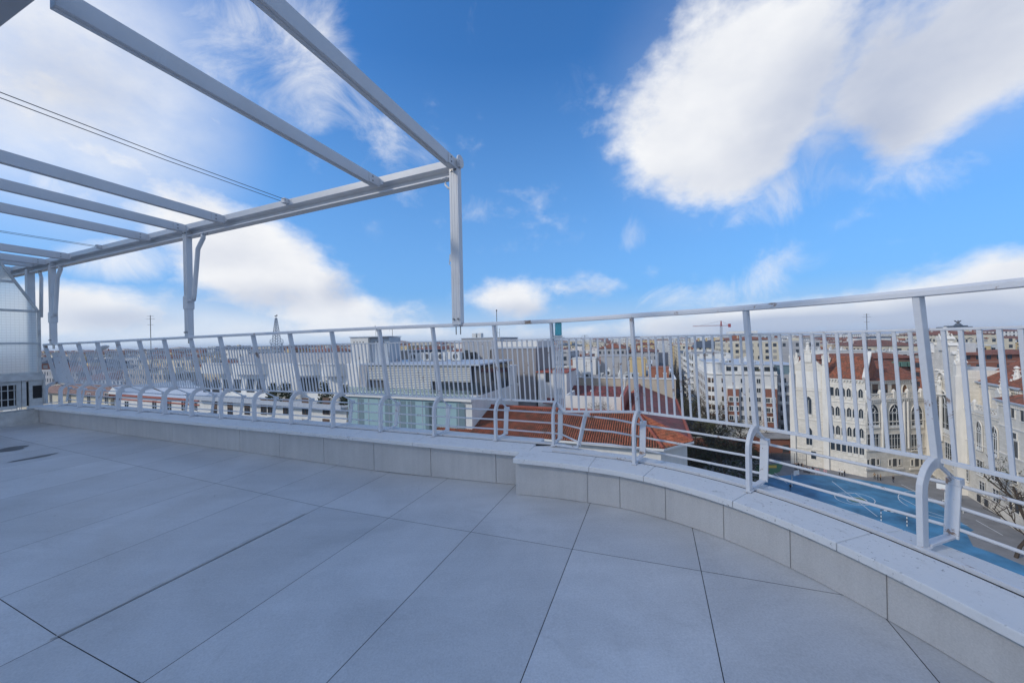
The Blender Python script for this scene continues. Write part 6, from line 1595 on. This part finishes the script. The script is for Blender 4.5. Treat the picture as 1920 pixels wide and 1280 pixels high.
PM = [person_mesh(1, CL[0], CL[1], 1), person_mesh(-1, CL[1], CL[0], 2), person_mesh(.4, CL[4], CL[1], 3), person_mesh(.8, CL[3], CL[2], 4), person_mesh(-.6, CL[2], CL[1], 5)]
rp = random.Random(17)
def person(px, py, i, label, grp, s_=.92):
    x, y = gp(px, py); o = link('person', PM[i], None, (x, y, .02), rp.uniform(0, 6.28)); o.scale = (s_,) * 3; tag(o, label, 'person', grp)
for k in range(17): person(1491 + k * 2.1 + rp.uniform(-1.5, 1.5), 878 + k * .55 + rp.uniform(-3, 3), (0, 1, 2, 1, 4)[k % 5], 'pupil in dark clothes in the crowd by the school tower foot', 'crowd of pupils by the fence', rp.uniform(.85, 1.0))
for px, py in ((1530, 889), (1534.5, 889.5), (1546, 891), (1549.5, 891.5)): person(px, py, 3, 'pupil in pink top standing right of the dark crowd', 'pupils in pink')
for px, py in ((1574, 891), (1579, 892.5), (1584, 893)): person(px, py, (1, 4, 4)[int(px) % 3], 'pupil standing in the small trio by the school wall', 'trio of pupils')
for px, py in ((1640, 898), (1646, 900), (1651, 901), (1675, 904)): person(px, py, rp.choice([0, 1, 2]), 'pupil in dark clothes under the great windows', 'pupils under the great windows')
person(1482, 920, 1, 'lone dark clothed player on the blue court near the hoop', None)
def hoop(px, py, ang, label):
    x, y = gp(px, py); t = thing('basketball_hoop', label, 'hoop', (x, y, 0), ang); b = MB(); b.tube([(0, 0, 0), (0, 0, 2.9), (0, -.9, 3.3)], .09, 8); b.build('post', M['ac'], t)
    b = MB(); b.box(-.9, .9, -1.0, -.95, 2.9, 3.95); b.build('backboard', M['frame_white'], t); b = MB(); b.tube([(.23 * math.cos(i * .5236), -1.25 + .23 * math.sin(i * .5236), 3.05) for i in range(13)], .02, 5); b.build('ring', M['redroof'], t)
hoop(1485, 912, R_(20), 'dark basketball hoop on the near side of the blue court'); hoop(1772, 943, R_(-60), 'basketball hoop beside the right wing of the school')
x, y = gp(1676, 981); t = thing('goal', 'white goal frame with black striped posts at the near edge of the blue court', 'goal', (x, y, 0), R_(-38))
for s_ in (-1.6, 1.6):
    b = MB(); c = MB()
    for k in range(6): (b if k % 2 else c).box(s_ - .05, s_ + .05, -.05, .05, .02 + k * .33, .02 + k * .33 + .33)
    b.v and b.poly(c.v, c.f, 1); b.build('post', [M['darkmetal'], M['frame_white']], t)
b = MB()
for k in range(8): b.box(-1.65 + k * .4125, -1.65 + (k + 1) * .4125, -.05, .05, 2.0, 2.1, k % 2)
b.build('crossbar', [M['darkmetal'], M['frame_white']], t)
F = Front(0, 0, 0, 0, P0=Vector(gp(1447, 868) + (0,)), P1=Vector(gp(1512, 872) + (0,)), top=3); F.thing('wire_fence', 'dark wire mesh fence by the crowd of pupils', 'fence')
n = int(F.W / 2.5)
for k in range(n + 1): b = MB(); b.tube([(F.W * k / n, 0, 0), (F.W * k / n, 0, 3)], .05, 6); F.add(b, 'post', M['darkmetal'])
b = MB()
for k in range(int(F.W / .35)): b.bar((k * .35, .03, .1), (k * .35, .03, 2.9), .025, .01, up=(0, 1, 0))
for z in (.1, 1.5, 2.9): b.bar((0, .03, z), (F.W, .03, z), .04, .03)
F.add(b, 'mesh', M['darkmetal'])
F = Front(0, 0, 0, 0, P0=Vector(gp(1768, 946) + (0,)), P1=Vector(gp(1806, 962) + (0,)), top=1); F.thing('handrail', 'white tubular handrail on the ramp by the school right wing', 'rail')
b = MB(); b.tube([(0, 0, 1.0), (F.W, 0, 1.0)], .06, 6); b.tube([(0, 0, .5), (F.W, 0, .5)], .05, 6)
for k in range(5): b.tube([(F.W * k / 4, 0, 0), (F.W * k / 4, 0, 1.0)], .05, 6)
F.add(b, 'rail', M['frame_white'])
CARM = {k: mat('car_' + k, c, .25, spec=.6) for k, c in {'white': (.6, .6, .6), 'dark': (.03, .035, .045), 'silver': (.32, .33, .35), 'red': (.25, .03, .03)}.items()}
def car(x, y, rz, col, label):
    t = thing('parked_car', label, 'car', (x, y, 0), rz, 'cars parked at the kerb'); pr = [(-2.1, .35), (-2.1, .8), (-1.9, .92), (-1.5, .95), (-.9, 1.42), (.6, 1.45), (1.25, .95), (1.95, .85), (2.1, .6), (2.1, .35)]
    b = MB(); n = len(pr); V = [(x_, s * (.85 if z > 1.2 else .9), z) for s in (-1, 1) for x_, z in pr]; b.poly(V, [(i, (i + 1) % n, n + (i + 1) % n, n + i) for i in range(n)] + [tuple(range(n - 1, -1, -1)), tuple(range(n, 2 * n))]); b.build('body', CARM[col], t, bevel=.06)
    b = MB()
    for s in (-1, 1): b.poly([(-1.35, s * .885, .97), (1.05, s * .885, .97), (.55, s * .865, 1.36), (-.85, s * .865, 1.36)], [(0, 1, 2, 3)])
    b.poly([(-1.52, -.75, .99), (-1.52, .75, .99), (-.96, .7, 1.40), (-.96, -.7, 1.40)], [(0, 1, 2, 3)]); b.poly([(1.27, -.75, .99), (1.27, .75, .99), (.66, .7, 1.42), (.66, -.7, 1.42)], [(0, 1, 2, 3)]); b.build('windows', M['glass'], t)
    for wx in (-1.3, 1.3):
        for s in (-1, 1): b = MB(); b.tube([(wx, s * .72, .32), (wx, s * .92, .32)], .32, 14); b.build('wheel', M['dark'], t)
for k, (px, py, c, lb) in enumerate(((1366, 812, 'white', 'white car parked before the brick bays'), (1384, 813, 'dark', 'dark car parked right of the white one'), (1403, 814, 'silver', 'silver car parked by the low brick wall'), (1352, 811, 'red', 'small red car at the left of the parked row'))):
    x, y = gp(px, py); car(x, y, math.atan2(UA.y, UA.x) + R_(4), c, lb)

# ------------------------------------------------------------------ thin city air
HZ = MB(); HZ.box(-9100, 9100, -3100, 6100, -1.0, 66.0)
hm = bpy.data.materials.new('haze'); hm.use_nodes = True; hm.node_tree.nodes.clear(); t = NT(hm.node_tree)
pv = t.add('ShaderNodeVolumePrincipled'); pv.inputs['Color'].default_value = (.80, .88, 1.0, 1); pv.inputs['Density'].default_value = 0.00015; pv.inputs['Anisotropy'].default_value = .2
t.l.new(pv.outputs[0], t.add('ShaderNodeOutputMaterial').inputs['Volume'])
kind(HZ.build('haze', hm), 'stuff')
